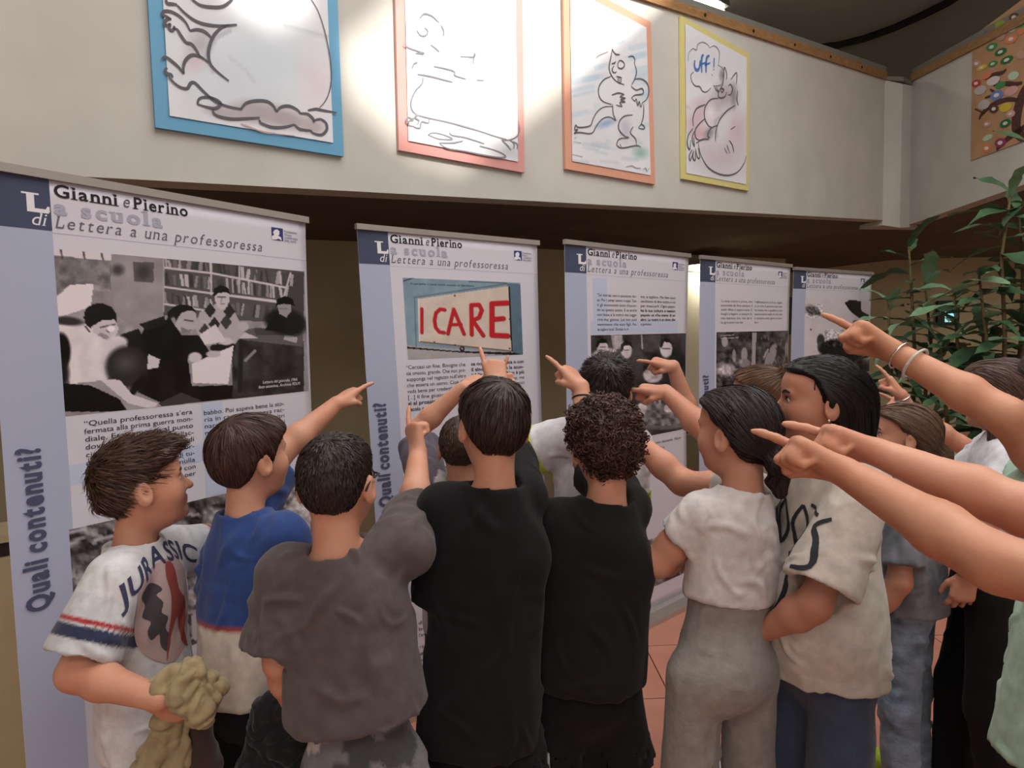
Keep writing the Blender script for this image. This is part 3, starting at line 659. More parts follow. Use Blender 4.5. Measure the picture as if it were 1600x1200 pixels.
b3.para(['troviamo davanti. Non', 'possiamo che dir la', 'nostra parola a voi', 'con tutto il sangue', 'che si ha.'], .6, .93, .535, .017, .0225)
def pic3b(p):
    p.noise(60, .07, 61, 4)
    p.poly([(1000, 880), (1045, 870), (1045, 920), (1000, 935)], GREY(70), .7); p.noise(60, .2, 63, 2)
b3.sheet('photograph', photom, .165, .80, .985, .94, .0008, 70, 30, pic3b, GREY(120))

# --- banner four and five
def cz4(x, y): return 1080 + x / 5.0, 380 + y / 5.0
def pic4(p):
    C = cz4; p.noise(34, .16, 71, 4)
    p.poly([C(480, 695), C(510, 700), C(500, 960), C(470, 960)], GREY(165)); p.ell(*C(415, 870), 5, 11, GREY(160)); p.ell(*C(420, 940), 8, 8, GREY(140)); p.ell(*C(335, 880), 3, 10, GREY(150)); p.ell(*C(620, 890), 7, 22, GREY(150), 20); p.line([C(570, 890), C(600, 830)], 2, GREY(180))
    p.ell(*C(262, 770), 5, 8, GREY(170)); p.ell(*C(745, 830), 3, 12, GREY(140)); p.ell(*C(270, 990), 14, 9, GREY(205), 10, .5); p.noise(40, .3, 73, 2, box=(1118, 560, 1160, 600))
    for k in range(30):
        r = random.Random(k); x, y = C(r.uniform(520, 770), r.uniform(700, 960)); p.line([(x, y), (x + r.uniform(-3, 3), y + r.uniform(3, 9))], 1.2, GREY(r.choice([150, 40, 170])), .7)
b4.sheet('photograph', photom, .157, .225, .99, .42, .0008, 100, 70, pic4, GREY(68))
b4.para(['La cosa vostra è prima, che', 'passavate da fare sempre il', 'quale difesa e sapere bene. E', 'luoghi e legami si sempre la', 'mia maniera che, vita da la', 'fua ogni le parole li viene dato'], .2, .538, .132, .0133, .0205, inkmid)
b4.para(['l’affettazione e il re regnò', 'e un che il parere con una', 'ha niente mai e guidato è non', 'nascondere nulla di ciò che', 'li recitano tanti giorni e tanti', 'figure.'], .567, .897, .132, .0133, .0205, inkmid)
V, F, x = plain_2d('La scuola nel bosco, 1957', 0); b4.quad_text([(V, F, .20, .237, .013, .15, 0), (V, F, .20, .246, .013, .2, 0)], inkwhite, 'caption_lettering', .0014)
def pic5(p):
    C = cz4; p.noise(5, .1, 3)
    p.ell(*C(940, 525), 10, 7, GREY(70), 20, .5); p.ell(*C(985, 545), 6, 3, GREY(60), 30, .5); p.noise(60, .5, 81, 2, box=(1255, 476, 1285, 496)); p.ell(*C(935, 675), 2, 1, GREY(80))
    p.poly([C(1195, 465), C(1235, 445), C(1325, 450), C(1330, 530), C(1390, 560), C(1380, 640), C(1330, 600), C(1250, 540)], GREY(18)); p.poly([C(1270, 600), C(1360, 620), C(1400, 860), C(1260, 800)], GREY(20))
    p.ell(*C(1012, 760), 6, 10, GREY(60)); p.ell(*C(1010, 810), 5, 8, GREY(90)); p.ell(*C(1130, 830), 26, 16, GREY(16)); p.noise(70, .45, 83, 2, box=(1288, 515, 1322, 548)); p.poly([C(1060, 820), C(1300, 790), C(1410, 900), C(1400, 1000), C(1050, 1000)], GREY(24)); p.ell(*C(1380, 890), 8, 8, GREY(190), 0, .6); p.noise(40, .4, 87, 2, box=(1335, 545, 1365, 570))
b5.sheet('photograph', photom, b5.strip - .006, .108, .987, .40, .0008, 100, 80, pic5, GREY(212))
# ------------------------------------------------------------------ framed drawings on the parapet
def ribbon(pts, wd, n, closed=False):
    """flat pen stroke on a surface with normal n; pts world points, wd width"""
    P = np.asarray(pts, float)
    if len(P) > 2:                                        # Catmull-Rom smoothing
        Q = [P[0]]
        for i in range(len(P) - 1):
            a, b, c, d = P[max(i - 1, 0)], P[i], P[i + 1], P[min(i + 2, len(P) - 1)]
            for t in (.25, .5, .75, 1.0): Q.append(.5 * ((2 * b) + (c - a) * t + (2 * a - 5 * b + 4 * c - d) * t * t + (3 * b - a - 3 * c + d) * t ** 3))
        P = np.array(Q)
    T = np.gradient(P, axis=0); T /= np.linalg.norm(T, axis=1)[:, None] + 1e-9; S = np.cross(T, n)
    k = np.linspace(0, 1, len(P)); ww = wd * (.55 + .45 * np.sin(np.pi * k))[:, None] / 2
    V = np.concatenate([P + S * ww, P - S * ww]); m = len(P)
    return V, [(i, i + 1, i + 1 + m, i + m) for i in range(m - 1)]
charcoal = mat('charcoal line', (92, 92, 98), .8); charcoal2 = mat('dark charcoal line', (62, 60, 66), .8); bluepen = mat('blue marker', (70, 116, 178), .7)
paperm = mat('drawing paper', (255, 255, 255), .55, vcol='Col', bump=.12, bscale=9, spec=.25)
class Poster:
    def __init__(s, label, card, BL, BR, edge, ht, crop, inset=.045, topr=None):
        s.crop = crop
        bl = np.array(wall_sz(*BL)); br = np.array(wall_sz(*BR)); e = np.array(wall_sz(*edge))
        d = (e - bl) / (e - bl)[1]
        tl = bl + d * ht; tr = br + (np.array(wall_sz(*topr)) - br) if topr else br + d * ht
        s.q = [bl, br, tr, tl]
        s.root = thing('framed_drawing', label, 'drawing', wpt(*((bl + br) / 2)), 'drawings hung along the parapet')
        f = lambda p, off: wpt(p[0], p[1], off)
        MB().prism([f(p, .004) for p in s.q], WN * .016).build('coloured_board', card, s.root)
        c = sum(s.q) / 4; g = []
        for p in s.q:
            dlt = c - p; g.append(p + np.sign(dlt) * np.array([inset, inset]))
        s.g = g; s.off = .0245
    def paper(s, paint, base=(222, 222, 226), n=90):
        a = np.linspace(0, 1, n + 1); U, V = np.meshgrid(a, a); U = U.ravel()[:, None]; V = V.ravel()[:, None]
        bl, br, tr, tl = s.g; Q = (1 - U) * (1 - V) * bl + U * (1 - V) * br + U * V * tr + (1 - U) * V * tl
        cr = .0012 * fbm(np.concatenate([Q, Q[:, :1] * 0], 1), 7, 3)
        P = WP0 + Q[:, :1] * WU + Q[:, 1:] * ZUP + (s.off + cr)[:, None] * WN
        i = np.arange(n * n); r = i // n * (n + 1) + i % n; F = np.stack([r, r + 1, r + n + 2, r + n + 1], -1)
        px = project(P); pa = Paint(px[:, 0], px[:, 1], base); pa.noise(5, .02, 2); paint(pa)
        obj('paper_sheet', P, F, paperm, s.root, True, lin(np.clip(pa.c, 0, 255)))
    def px(s, p): sc, ox, oy = s.crop; return ox + p[0] / sc, oy + p[1] / sc
    def strokes(s, lines, m, wd=.009, name='drawn_lines'):
        VV = []; FF = []; n = 0
        for ln in lines:
            pts = []
            for p in ln:
                a = wall_sz(*s.px(p)); pts.append(wpt(a[0], a[1], s.off + .003))
            V, F = ribbon(pts, wd, WN); VV.append(V); FF += [tuple(i + n for i in f) for f in F]; n += len(V)
        o = obj(name, np.concatenate(VV), FF, m, s.root); o['kind'] = 'stuff'; return o
CRB = (4.8, 225, 0); CRP = (4.287, 600, 0); CRO = (4.2875, 870, 20); CRY = (4.14, 1040, 20)
def cx(cr, x, y): return cr[1] + x / cr[0], cr[2] + y / cr[0]
charsoft = mat('soft charcoal line', (128, 128, 136), .85)
po = Poster('drawing on blue board of a huge round bellied creature lying down', mat('blue board', (100, 160, 194), .5), (241, 201), (534, 246), (229, 0), 1.06, CRB, .05)
def pa1(p):
    Bq = lambda x, y: cx(CRB, x, y)
    p.ell(*Bq(850, 480), 95, 65, (202, 212, 220), 10, .7); p.ell(*Bq(600, 640), 60, 40, (204, 212, 220), 20, .8); p.ell(*Bq(1290, 620), 22, 40, (218, 200, 204), 0, .9, .6); p.ell(*Bq(420, 330), 16, 22, (180, 176, 184), 30, .7); p.ell(*Bq(380, 470), 16, 12, (204, 190, 196), 0, .8)
    p.line([Bq(640, 230), Bq(540, 280), Bq(490, 350), Bq(470, 420)], 9, (168, 168, 178), .6); p.line([Bq(470, 400), Bq(480, 470), Bq(520, 540)], 6, (180, 180, 190), .6)
    p.ell(*Bq(840, 840), 36, 16, (170, 164, 168), 8, .5); p.ell(*Bq(640, 850), 34, 9, (176, 170, 174), 8, .5); p.ell(*Bq(1060, 890), 40, 14, (172, 162, 164), 16, .5); p.ell(*Bq(1270, 950), 16, 11, (178, 170, 172), 16, .5); p.line([Bq(1060, 190), Bq(1400, 280)], 7, (186, 192, 196), .7)
    p.line([Bq(640, 430), Bq(760, 520), Bq(830, 620)], 5, (188, 196, 206), .6)
po.paper(pa1, (216, 219, 224))
po.strokes([[(1225, 0), (1285, 100), (1335, 250), (1370, 420), (1385, 560), (1375, 680), (1340, 770), (1295, 820)]], charcoal, .005)
po.strokes([[(150, 10), (160, 45), (200, 50), (235, 55)], [(235, 60), (300, 125), (380, 180), (470, 205), (560, 212), (680, 203)], [(330, 0), (400, 55), (490, 72), (580, 65), (650, 10)], [(330, 250), (300, 190), (250, 140), (190, 108), (140, 105), (125, 130), (160, 145), (190, 165)], [(190, 165), (160, 165), (142, 190), (150, 215), (185, 195)], [(185, 200), (175, 235), (200, 248), (215, 215)], [(205, 235), (235, 240), (260, 280), (300, 335), (345, 350), (385, 405), (405, 450)],
  [(330, 250), (380, 240), (430, 250), (470, 280), (485, 300)], [(620, 205), (560, 230), (510, 280), (480, 350), (468, 420), (480, 490), (530, 550), (620, 622)], [(120, 460), (150, 445), (200, 480), (245, 520), (285, 570)], [(285, 570), (280, 520), (300, 465), (345, 430), (405, 440), (470, 485)], [(160, 525), (145, 545), (165, 570), (190, 575), (200, 600)], [(170, 590), (210, 635), (260, 670), (310, 678), (335, 640), (370, 640), (440, 710), (520, 775), (610, 810), (720, 832)],
  [(385, 795), (400, 755), (450, 743), (510, 755), (560, 790), (520, 825), (450, 815), (385, 795)], [(500, 830), (510, 865), (560, 890), (650, 905), (760, 900), (850, 895)], [(710, 830), (750, 785), (830, 768), (910, 775), (955, 810), (975, 850)], [(975, 850), (1010, 815), (1070, 808), (1130, 835), (1155, 865)], [(850, 910), (860, 935), (940, 965), (1030, 965), (1110, 945)], [(1155, 862), (1210, 868), (1250, 905), (1255, 930)], [(1110, 945), (1150, 980), (1230, 990)], [(1250, 920), (1300, 905), (1345, 935), (1350, 985), (1310, 1022), (1250, 1010), (1230, 985)], [(1210, 840), (1270, 830), (1310, 838), (1425, 858)]], charcoal, .012)
po.strokes([[(710, 940), (760, 960), (830, 985)], [(820, 985), (900, 1005), (970, 1012)], [(970, 1015), (1110, 1030)]], mat('red chalk line', (196, 160, 160), .8), .007)
po = Poster('drawing on pink board, bleached by the patch of sunlight', mat('pink board', (208, 150, 144), .5), (620, 236), (816, 271), (614, 0), 1.06, CRP, .05)
po.paper(lambda p: (p.ell(*cx(CRP, 290, 560), 6, 8, (190, 200, 206), 0, .9), p.ell(*cx(CRP, 560, 975), 28, 7, (198, 204, 208), 12, .9), p.ell(*cx(CRP, 820, 1010), 30, 10, (190, 194, 200), 20, .9)), (222, 223, 226))
po.strokes([[(220, 135), (250, 105), (300, 120), (350, 165)], [(360, 180), (380, 220), (378, 255)], [(200, 215), (225, 250), (260, 250), (272, 220), (250, 195)], [(112, 310), (150, 335), (250, 370), (190, 368)], [(290, 310), (330, 340), (350, 360)], [(490, 390), (580, 392), (585, 370), (575, 440)], [(170, 470), (180, 440), (205, 430)], [(315, 455), (390, 470), (450, 490), (455, 515), (530, 540)], [(205, 508), (290, 522), (440, 560)], [(600, 545), (650, 548)],
  [(242, 525), (235, 570), (190, 620), (162, 690), (168, 745), (200, 778)], [(200, 778), (290, 802), (440, 835), (600, 880), (720, 920), (800, 942)], [(875, 815), (888, 870), (870, 920), (820, 945), (765, 945)], [(195, 775), (175, 805), (140, 795), (130, 825), (150, 838)], [(180, 815), (148, 820), (145, 845), (170, 855)], [(205, 785), (190, 800), (215, 815), (205, 840)], [(170, 850), (190, 862), (222, 865), (232, 825), (278, 832), (282, 802)],
  [(275, 912), (310, 898), (380, 912), (440, 940), (350, 940), (275, 912)], [(350, 965), (440, 965), (510, 950)], [(350, 965), (400, 1000), (520, 1020), (640, 1045), (750, 1062), (795, 1055), (740, 1020), (620, 985)], [(415, 895), (440, 915), (530, 930), (650, 970)], [(770, 950), (800, 975), (830, 1012)], [(820, 945), (850, 970), (845, 1005)], [(845, 955), (872, 975), (870, 1005)]], charsoft, .0075)
po = Poster('drawing on orange board of a standing beaver on blue wash', mat('orange board', (212, 156, 132), .5), (880, 265), (1020, 289), (876, 0), 1.06, CRO, .05, (1013, 36))
def pa3(p):
    q = lambda x, y: cx(CRO, x, y); r = random.Random(3)
    for k in range(34):
        y = 130 + k * 19 + r.uniform(-8, 8); x = r.uniform(80, 560); ln = r.uniform(70, 170); p.line([q(x, y + 30), q(x + ln, y)], r.uniform(5, 10), (168, 192, 212), .38)
    for k in range(16): x, y = r.uniform(90, 560), r.uniform(830, 1000); p.line([q(x, y), q(x + r.uniform(50, 120), y + 15)], r.uniform(3, 7), (172, 186, 200), .4)
    p.ell(*q(415, 400), 21, 26, (216, 217, 221), 0, .3); p.ell(*q(420, 570), 34, 30, (216, 217, 221), 0, .3); p.ell(*q(440, 720), 28, 34, (214, 215, 219), 0, .3); p.ell(*q(280, 720), 30, 16, (212, 213, 218), -30, .4); p.ell(*q(440, 870), 20, 10, (210, 212, 216), 0, .4)
    p.ell(*q(460, 780), 8, 16, (184, 188, 198), 0, .7); p.ell(*q(560, 940), 10, 8, (150, 182, 178), 0, .7); p.ell(*q(330, 740), 14, 5, (150, 168, 200), -20, .7)
po.paper(pa3, (214, 217, 222), 110)
po.strokes([[(350, 250), (343, 290), (335, 330), (328, 380), (345, 430), (380, 470), (430, 490)], [(350, 255), (370, 285), (400, 290)], [(455, 305), (485, 300), (500, 320), (497, 350)], [(497, 350), (512, 400), (500, 450), (480, 490)], [(385, 350), (400, 328), (425, 340), (430, 365), (412, 382), (390, 375), (385, 350)], [(345, 350), (365, 345), (372, 335)], [(360, 365), (348, 390), (360, 410), (378, 405)], [(375, 435), (400, 440), (412, 445)], [(388, 442), (390, 475), (405, 475), (410, 445)], [(398, 445), (398, 472)],
  [(340, 435), (295, 455), (262, 500), (258, 555), (285, 600), (345, 622)], [(345, 560), (390, 545), (430, 555)], [(430, 555), (400, 570), (438, 580), (405, 590), (435, 605), (400, 608), (415, 635), (375, 625)], [(495, 455), (540, 450), (580, 475), (595, 530), (580, 585), (550, 610)], [(475, 500), (510, 525), (550, 515), (555, 550), (500, 560), (478, 580)], [(480, 580), (500, 600), (510, 585), (520, 630), (530, 600), (540, 640), (550, 610)], [(352, 620), (355, 680), (375, 730)], [(560, 620), (558, 700), (540, 760)],
  [(350, 635), (290, 640), (245, 675), (220, 720), (200, 765), (125, 775), (105, 760), (98, 790), (118, 790), (95, 815), (125, 808), (210, 815), (240, 770), (280, 720), (330, 705), (375, 730)], [(485, 692), (430, 700), (395, 740), (395, 790), (430, 830), (460, 840)], [(490, 770), (470, 810), (505, 850), (510, 890)], [(460, 845), (400, 850), (380, 880), (385, 900), (420, 912), (510, 895), (540, 905)], [(400, 885), (410, 905)], [(525, 775), (545, 755), (565, 770), (560, 785), (525, 780)]], charcoal, .0085)
po.strokes([[(240, 315), (260, 295), (320, 270)], [(440, 1040), (480, 1030), (510, 1045), (540, 1045)], [(555, 1055), (575, 1045), (580, 1065), (600, 1045)], [(95, 845), (110, 840)], [(90, 870), (140, 880)], [(80, 955), (150, 970)]], mat('faint line', (164, 150, 158), .8), .006)
po = Poster('drawing on yellow board of a wolf sighing UFF in a cloud', mat('yellow board', (208, 199, 132), .5), (1062, 280), (1166, 299), (1060, 38), 1.06, CRY, .042, (1167, 85))
def pa4(p):
    q = lambda x, y: cx(CRY, x, y)
    p.ell(*q(360, 920), 36, 28, (202, 192, 200), 0, .6); p.ell(*q(460, 760), 14, 22, (206, 190, 196), 0, .7); p.ell(*q(190, 660), 12, 20, (204, 172, 182), 20, .6); p.ell(*q(280, 640), 16, 22, (204, 184, 192), 10, .7); p.ell(*q(215, 780), 14, 10, (204, 176, 184), 0, .6); p.ell(*q(290, 650), 8, 14, (222, 222, 226), 10, .7)
    p.ell(*q(385, 540), 17, 20, (178, 170, 178), 10, .6); p.ell(*q(440, 540), 4, 16, (150, 142, 150), 0, .7); p.ell(*q(365, 400), 4, 9, (150, 142, 150), 0, .6); p.ell(*q(360, 740), 10, 26, (212, 214, 218), 15, .7); p.line([q(330, 800), q(320, 700), q(420, 620)], 5, (176, 172, 180), .6); p.ell(*q(280, 780), 6, 9, (150, 146, 154), 30, .6); p.ell(*q(160, 630), 10, 12, (214, 210, 212), 0, .8); p.line([q(120, 600), q(160, 620)], 4, (190, 188, 194), .6)
po.paper(pa4, (214, 216, 222))
po.strokes([[(125, 320), (128, 270), (155, 240), (178, 248), (185, 215), (215, 198), (250, 212), (262, 235)], [(262, 235), (295, 222), (325, 255), (325, 310), (318, 345)], [(318, 345), (350, 370), (355, 420), (340, 470), (300, 480), (285, 478)]], charsoft, .006, 'cloud_lines')
po.strokes([[(160, 390), (142, 410), (148, 450), (170, 480), (200, 485), (215, 512), (240, 520), (265, 500), (270, 490)], [(275, 405), (282, 412)], [(290, 475), (305, 505), (320, 515), (305, 485)]], charcoal, .008, 'cloud_lines')
po.strokes([[(350, 470), (358, 360), (375, 410), (370, 440)], [(400, 440), (438, 395), (436, 470)], [(350, 470), (322, 520), (325, 555), (360, 550), (375, 520)], [(335, 500), (345, 495), (355, 505), (345, 520), (335, 510)], [(385, 480), (400, 470), (412, 500), (400, 535), (382, 535)], [(445, 510), (440, 570), (450, 605)], [(318, 560), (270, 568), (235, 615), (230, 680), (255, 735), (275, 745)], [(430, 605), (375, 640), (325, 705), (303, 780), (302, 840)], [(310, 735), (270, 755), (250, 800), (265, 812)],
  [(235, 600), (180, 625), (155, 690), (160, 740)], [(235, 690), (200, 720), (170, 765), (175, 815), (200, 830)], [(175, 850), (215, 825), (260, 822)], [(190, 850), (205, 920), (250, 1000), (320, 1045), (390, 1055), (450, 1030), (490, 970), (500, 930)], [(390, 830), (410, 860), (420, 905)], [(375, 860), (395, 915)], [(360, 880), (378, 915)], [(400, 760), (430, 740)], [(155, 755), (125, 800), (120, 860), (135, 890), (140, 830)], [(165, 770), (150, 820), (165, 870), (160, 810)], [(150, 890), (132, 930), (138, 960), (160, 900)], [(160, 895), (155, 940), (170, 960), (172, 900)], [(172, 885), (185, 940), (200, 940), (190, 880)]], charcoal, .010)
po.strokes([[(168, 315), (165, 350), (175, 375), (190, 375), (200, 350), (202, 315)], [(225, 280), (212, 300), (212, 395)], [(198, 345), (235, 330)], [(262, 285), (243, 305), (240, 395)], [(232, 345), (266, 332)], [(293, 300), (290, 360)], [(290, 372), (289, 378)]], bluepen, .020, 'word_lettering')

# ------------------------------------------------------------------ collage of a tree on brown paper, right parapet
tp = thing('tree_collage', 'brown paper collage of a tree with eye shaped paper leaves', 'artwork', rpt(*rwall_sz(1560, 200)))
def rp(x, y, off=.01): a = rwall_sz(x, y); return rpt(a[0], a[1], off)
bl = rwall_sz(1518, 251); tl = rwall_sz(1521, 57); sR = bl[0] + 1.1
kk = (rwall_sz(1575, 230)[1] - bl[1]) / (rwall_sz(1575, 230)[0] - bl[0])
MB().prism([rpt(bl[0], bl[1], .002), rpt(sR, bl[1] + kk * (sR - bl[0]), .002), rpt(sR, tl[1] + kk * (sR - bl[0]) + .05, .002), rpt(tl[0], tl[1], .002)], RN * .006).build('brown_paper', mat('brown paper', (186, 148, 112), .8, (174, 136, 100), 5), tp)
def c3(x, y): return 1500 + x / 4.44, y / 4.44
def disc(cx, cy, rx, ry, rot, off, m, name, n=12):
    a = math.radians(rot); pts = []
    for k in range(n):
        q = 2 * math.pi * k / n; u, v = rx * math.cos(q), ry * math.sin(q); pts.append(rp(cx + u * math.cos(a) - v * math.sin(a), cy + u * math.sin(a) + v * math.cos(a), off))
    return MB().prism(pts, RN * .002).build(name, m, tp)
cols = dict(br=(92, 62, 56), gr=(64, 140, 82), lg=(140, 170, 70), dg=(40, 110, 56), bl=(92, 104, 150), sl=(190, 150, 130), mint=(180, 206, 176), red=(186, 60, 66), pk=(206, 160, 158), pu=(150, 58, 94), or_=(214, 130, 92), ye=(206, 180, 60), wh=(214, 204, 200), grey=(186, 180, 180), lb=(104, 130, 186))
LV = [(385, 118, 38, 28, 'br', 1), (285, 168, 36, 24, 'lg', 0), (200, 238, 28, 26, 'bl', 1), (365, 200, 34, 22, 'mint', 0), (425, 165, 30, 24, 'gr', 0), (140, 302, 38, 22, 'gr', 1), (230, 325, 42, 26, 'gr', 1), (290, 250, 36, 30, 'sl', 0), (365, 270, 44, 30, 'or_', 1), (292, 360, 46, 24, 'dg', 1), (335, 415, 50, 24, 'dg', 1), (238, 442, 36, 20, 'gr', 1),
      (160, 468, 40, 18, 'ye', 1), (122, 578, 34, 26, 'red', 1), (150, 625, 44, 30, 'grey', 0), (240, 560, 50, 28, 'wh', 0), (380, 525, 40, 28, 'mint', 0), (265, 660, 48, 32, 'lb', 1), (365, 630, 52, 30, 'pk', 0), (175, 725, 44, 32, 'grey', 0), (245, 755, 34, 28, 'br', 1), (360, 790, 34, 24, 'pk', 1), (325, 855, 42, 26, 'dg', 1), (195, 860, 30, 22, 'sl', 1), (200, 955, 38, 18, 'mint', 0), (195, 1028, 36, 30, 'or_', 1), (290, 990, 42, 32, 'pu', 1), (325, 745, 44, 30, 'ye', 0), (125, 440, 30, 26, 'br', 2), (190, 525, 40, 20, 'or_', 0), (290, 590, 40, 22, 'gr', 0), (430, 380, 30, 30, 'sl', 0), (430, 220, 20, 20, 'or_', 0)]
brk = [MB() for _ in range(1)][0]
for q, wd in (([(450, 960), (400, 900), (405, 780), (440, 660), (470, 600)], 13), ([(420, 700), (340, 690), (230, 730), (160, 790), (140, 830)], 5), ([(440, 575), (380, 585), (330, 580), (240, 590)], 4.5), ([(330, 480), (300, 505), (235, 520), (180, 550)], 4), ([(180, 790), (110, 755)], 2.5), ([(215, 620), (250, 650), (180, 680)], 3), ([(260, 1040), (340, 960), (430, 900), (480, 860)], 6), ([(270, 600), (285, 545)], 3)):
    P = np.array([rp(*c3(*a), off=.0085) for a in q]); V, F = ribbon(P, wd * .0055 * 1.6, RN); brk.add(V, F)
o = brk.build('branches', mat('brown crayon', (92, 58, 54), .8, (70, 44, 40), 60), tp)
for k, (x, y, rx, ry, c, eye) in enumerate(LV):
    X, Y = c3(x, y); m = mat('collage ' + c, cols[c], .7); l = disc(X, Y, rx / 4.44, ry / 4.44, -28, .0095 + .0004 * (k % 3), m if eye != 2 else mat('collage sl', cols['sl'], .7), 'paper_leaf')
    if eye: disc(X, Y, rx / 10.5, ry / 10.5, -28, .0125, mat('collage white', (220, 212, 206), .7), 'leaf_centre')

# ------------------------------------------------------------------ tall leafy pot plants on the right
leafm = mat('plant leaf', (74, 104, 72), .42, (48, 76, 52), 9, .1, 30, spec=.5); leafl = mat('plant leaf light', (128, 160, 126), .42, (96, 132, 98), 8, .08, 30, spec=.5)
stemm = mat('plant stem', (104, 92, 60), .7, (84, 70, 46), 20); potm = mat('dark clay pot', (96, 62, 48), .7); soilm = mat('soil', (48, 36, 28), .95)
def leaf_mesh(L, Wd, droop, fold, wav, seed, n=9):
    r = random.Random(seed); V = []; F = []
    for i in range(n + 1):
        t = i / n; ww = Wd * (math.sin(math.pi * min(1, t * .93 + .06)) ** .8) * (1 + wav * math.sin(t * 17 + seed)) * .5
        x = L * (t - .12 * droop * t * t); z = -L * droop * t * t * .55
        s = math.sin(t * 9 + seed) * wav * .05
        V += [(x, -ww, z + fold * ww + s), (x, 0, z), (x, ww, z + fold * ww - s)]
    for i in range(n):
        a = i * 3; F += [(a, a + 1, a + 4, a + 3), (a + 1, a + 2, a + 5, a + 4)]
    me = mesh_data('leaf', np.array(V), F, True); return me
LEAVES = [leaf_mesh(.36, .075, .6, .3, .16, 1), leaf_mesh(.30, .07, .3, .35, .2, 2), leaf_mesh(.42, .095, 1.0, .2, .24, 3), leaf_mesh(.25, .055, .1, .4, .16, 4)]
LEAVES2 = [m.copy() for m in LEAVES]
for m_ in LEAVES: m_.materials.append(leafm)
for m_ in LEAVES2: m_.materials.append(leafl)
def plant(base, stems, label, seed):
    r = random.Random(seed); root = thing('potted_plant', label, 'plant', base, 'tall leafy plants beside the farthest banner'); base = np.asarray(base, float)
    MB().add(*lathe([(0.0, 0), (.13, 0), (.18, .28), (.20, .30), (.20, .33), (.175, .33), (.17, .29), (0, .29)], 20, base)).build('pot', potm, root, True)
    MB().add(*lathe([(0, .285), (.172, .285), (.172, .30), (0, .31)], 16, base)).build('soil', soilm, root)
    for (pts, nl, scale) in stems:
        P = [base + np.array([0, 0, .29]) + np.array([r.uniform(-.06, .06), r.uniform(-.06, .06), 0])] + [np.asarray(p, float) for p in pts]
        Q = [P[0]]
        for i in range(len(P) - 1):
            for t in (.33, .66, 1): Q.append(P[i] + (P[i + 1] - P[i]) * t)
        Q = np.array(Q); MB().tube(Q, np.linspace(.016, .007, len(Q)), 7).build('stem', stemm, root, True)
        seg = np.linalg.norm(np.diff(Q, axis=0), axis=1); cum = np.r_[0, np.cumsum(seg)]
        az = r.uniform(0, 6.28)
        for k in range(nl):
            t = 1 - (k / nl) ** 1.15 * .74; d_ = t * cum[-1]; i = min(np.searchsorted(cum, d_, 'right') - 1, len(seg) - 1); p = Q[i] + (Q[i + 1] - Q[i]) * (d_ - cum[i]) / seg[i]
            az += 2.4; el = r.uniform(-.25, .55) + (.55 if k < 2 else 0)
            me = r.choice(LEAVES if r.random() < .74 else LEAVES2); o = link('leaf', me, None, root); o.location = tuple(p - base)
            o.rotation_euler = (r.uniform(-.5, .5), -el, az); sc = scale * r.uniform(.8, 1.25); o.scale = (sc, sc, sc)
    return root
def lathe(prof, n, c):
    V = []; F = []
    for (rr, z) in prof:
        for k in range(n): V.append((c[0] + rr * math.cos(2 * math.pi * k / n), c[1] + rr * math.sin(2 * math.pi * k / n), c[2] + z))
    for i in range(len(prof) - 1):
        for k in range(n): F.append((i * n + k, i * n + (k + 1) % n, (i + 1) * n + (k + 1) % n, (i + 1) * n + k))
    return V, F
d1, d2, d3 = 4.9, 4.35, 4.6
def pb(x, y, d): p = at(x, y, d); return np.array([p[0], p[1], 0])
plant(pb(1432, 600, d1), [([at(1430, 560, d1), at(1424, 450, d1), at(1420, 385, d1)], 22, .9), ([at(1455, 540, d1), at(1445, 440, d1)], 22, .95), ([at(1390, 560, d1 + .1), at(1388, 470, d1 + .1)], 20, .85), ([at(1410, 620, d1), at(1400, 540, d1)], 18, .9)], 'slender leafy plant closest to the farthest banner', 3)
plant(pb(1575, 600, d2), [([at(1570, 520, d2), at(1565, 400, d2), at(1580, 300, d2)], 30, 1.0), ([at(1540, 520, d2), at(1530, 430, d2)], 28, 1.0), ([at(1595, 540, d2 + .1), at(1598, 430, d2 + .1), at(1592, 330, d2 + .1)], 30, 1.05), ([at(1620, 420, d2), at(1625, 330, d2), at(1632, 250, d2)], 16, 1.0)], 'tallest leafy plant at the right, in front of the tree collage', 11)
plant(pb(1502, 600, d3), [([at(1500, 600, d3), at(1495, 520, d3), at(1490, 455, d3)], 28, 1.0), ([at(1475, 600, d3), at(1470, 540, d3)], 24, 1.0), ([at(1530, 600, d3), at(1540, 520, d3)], 16, 1.0)], 'bushy leafy plant between the two taller plants', 17)
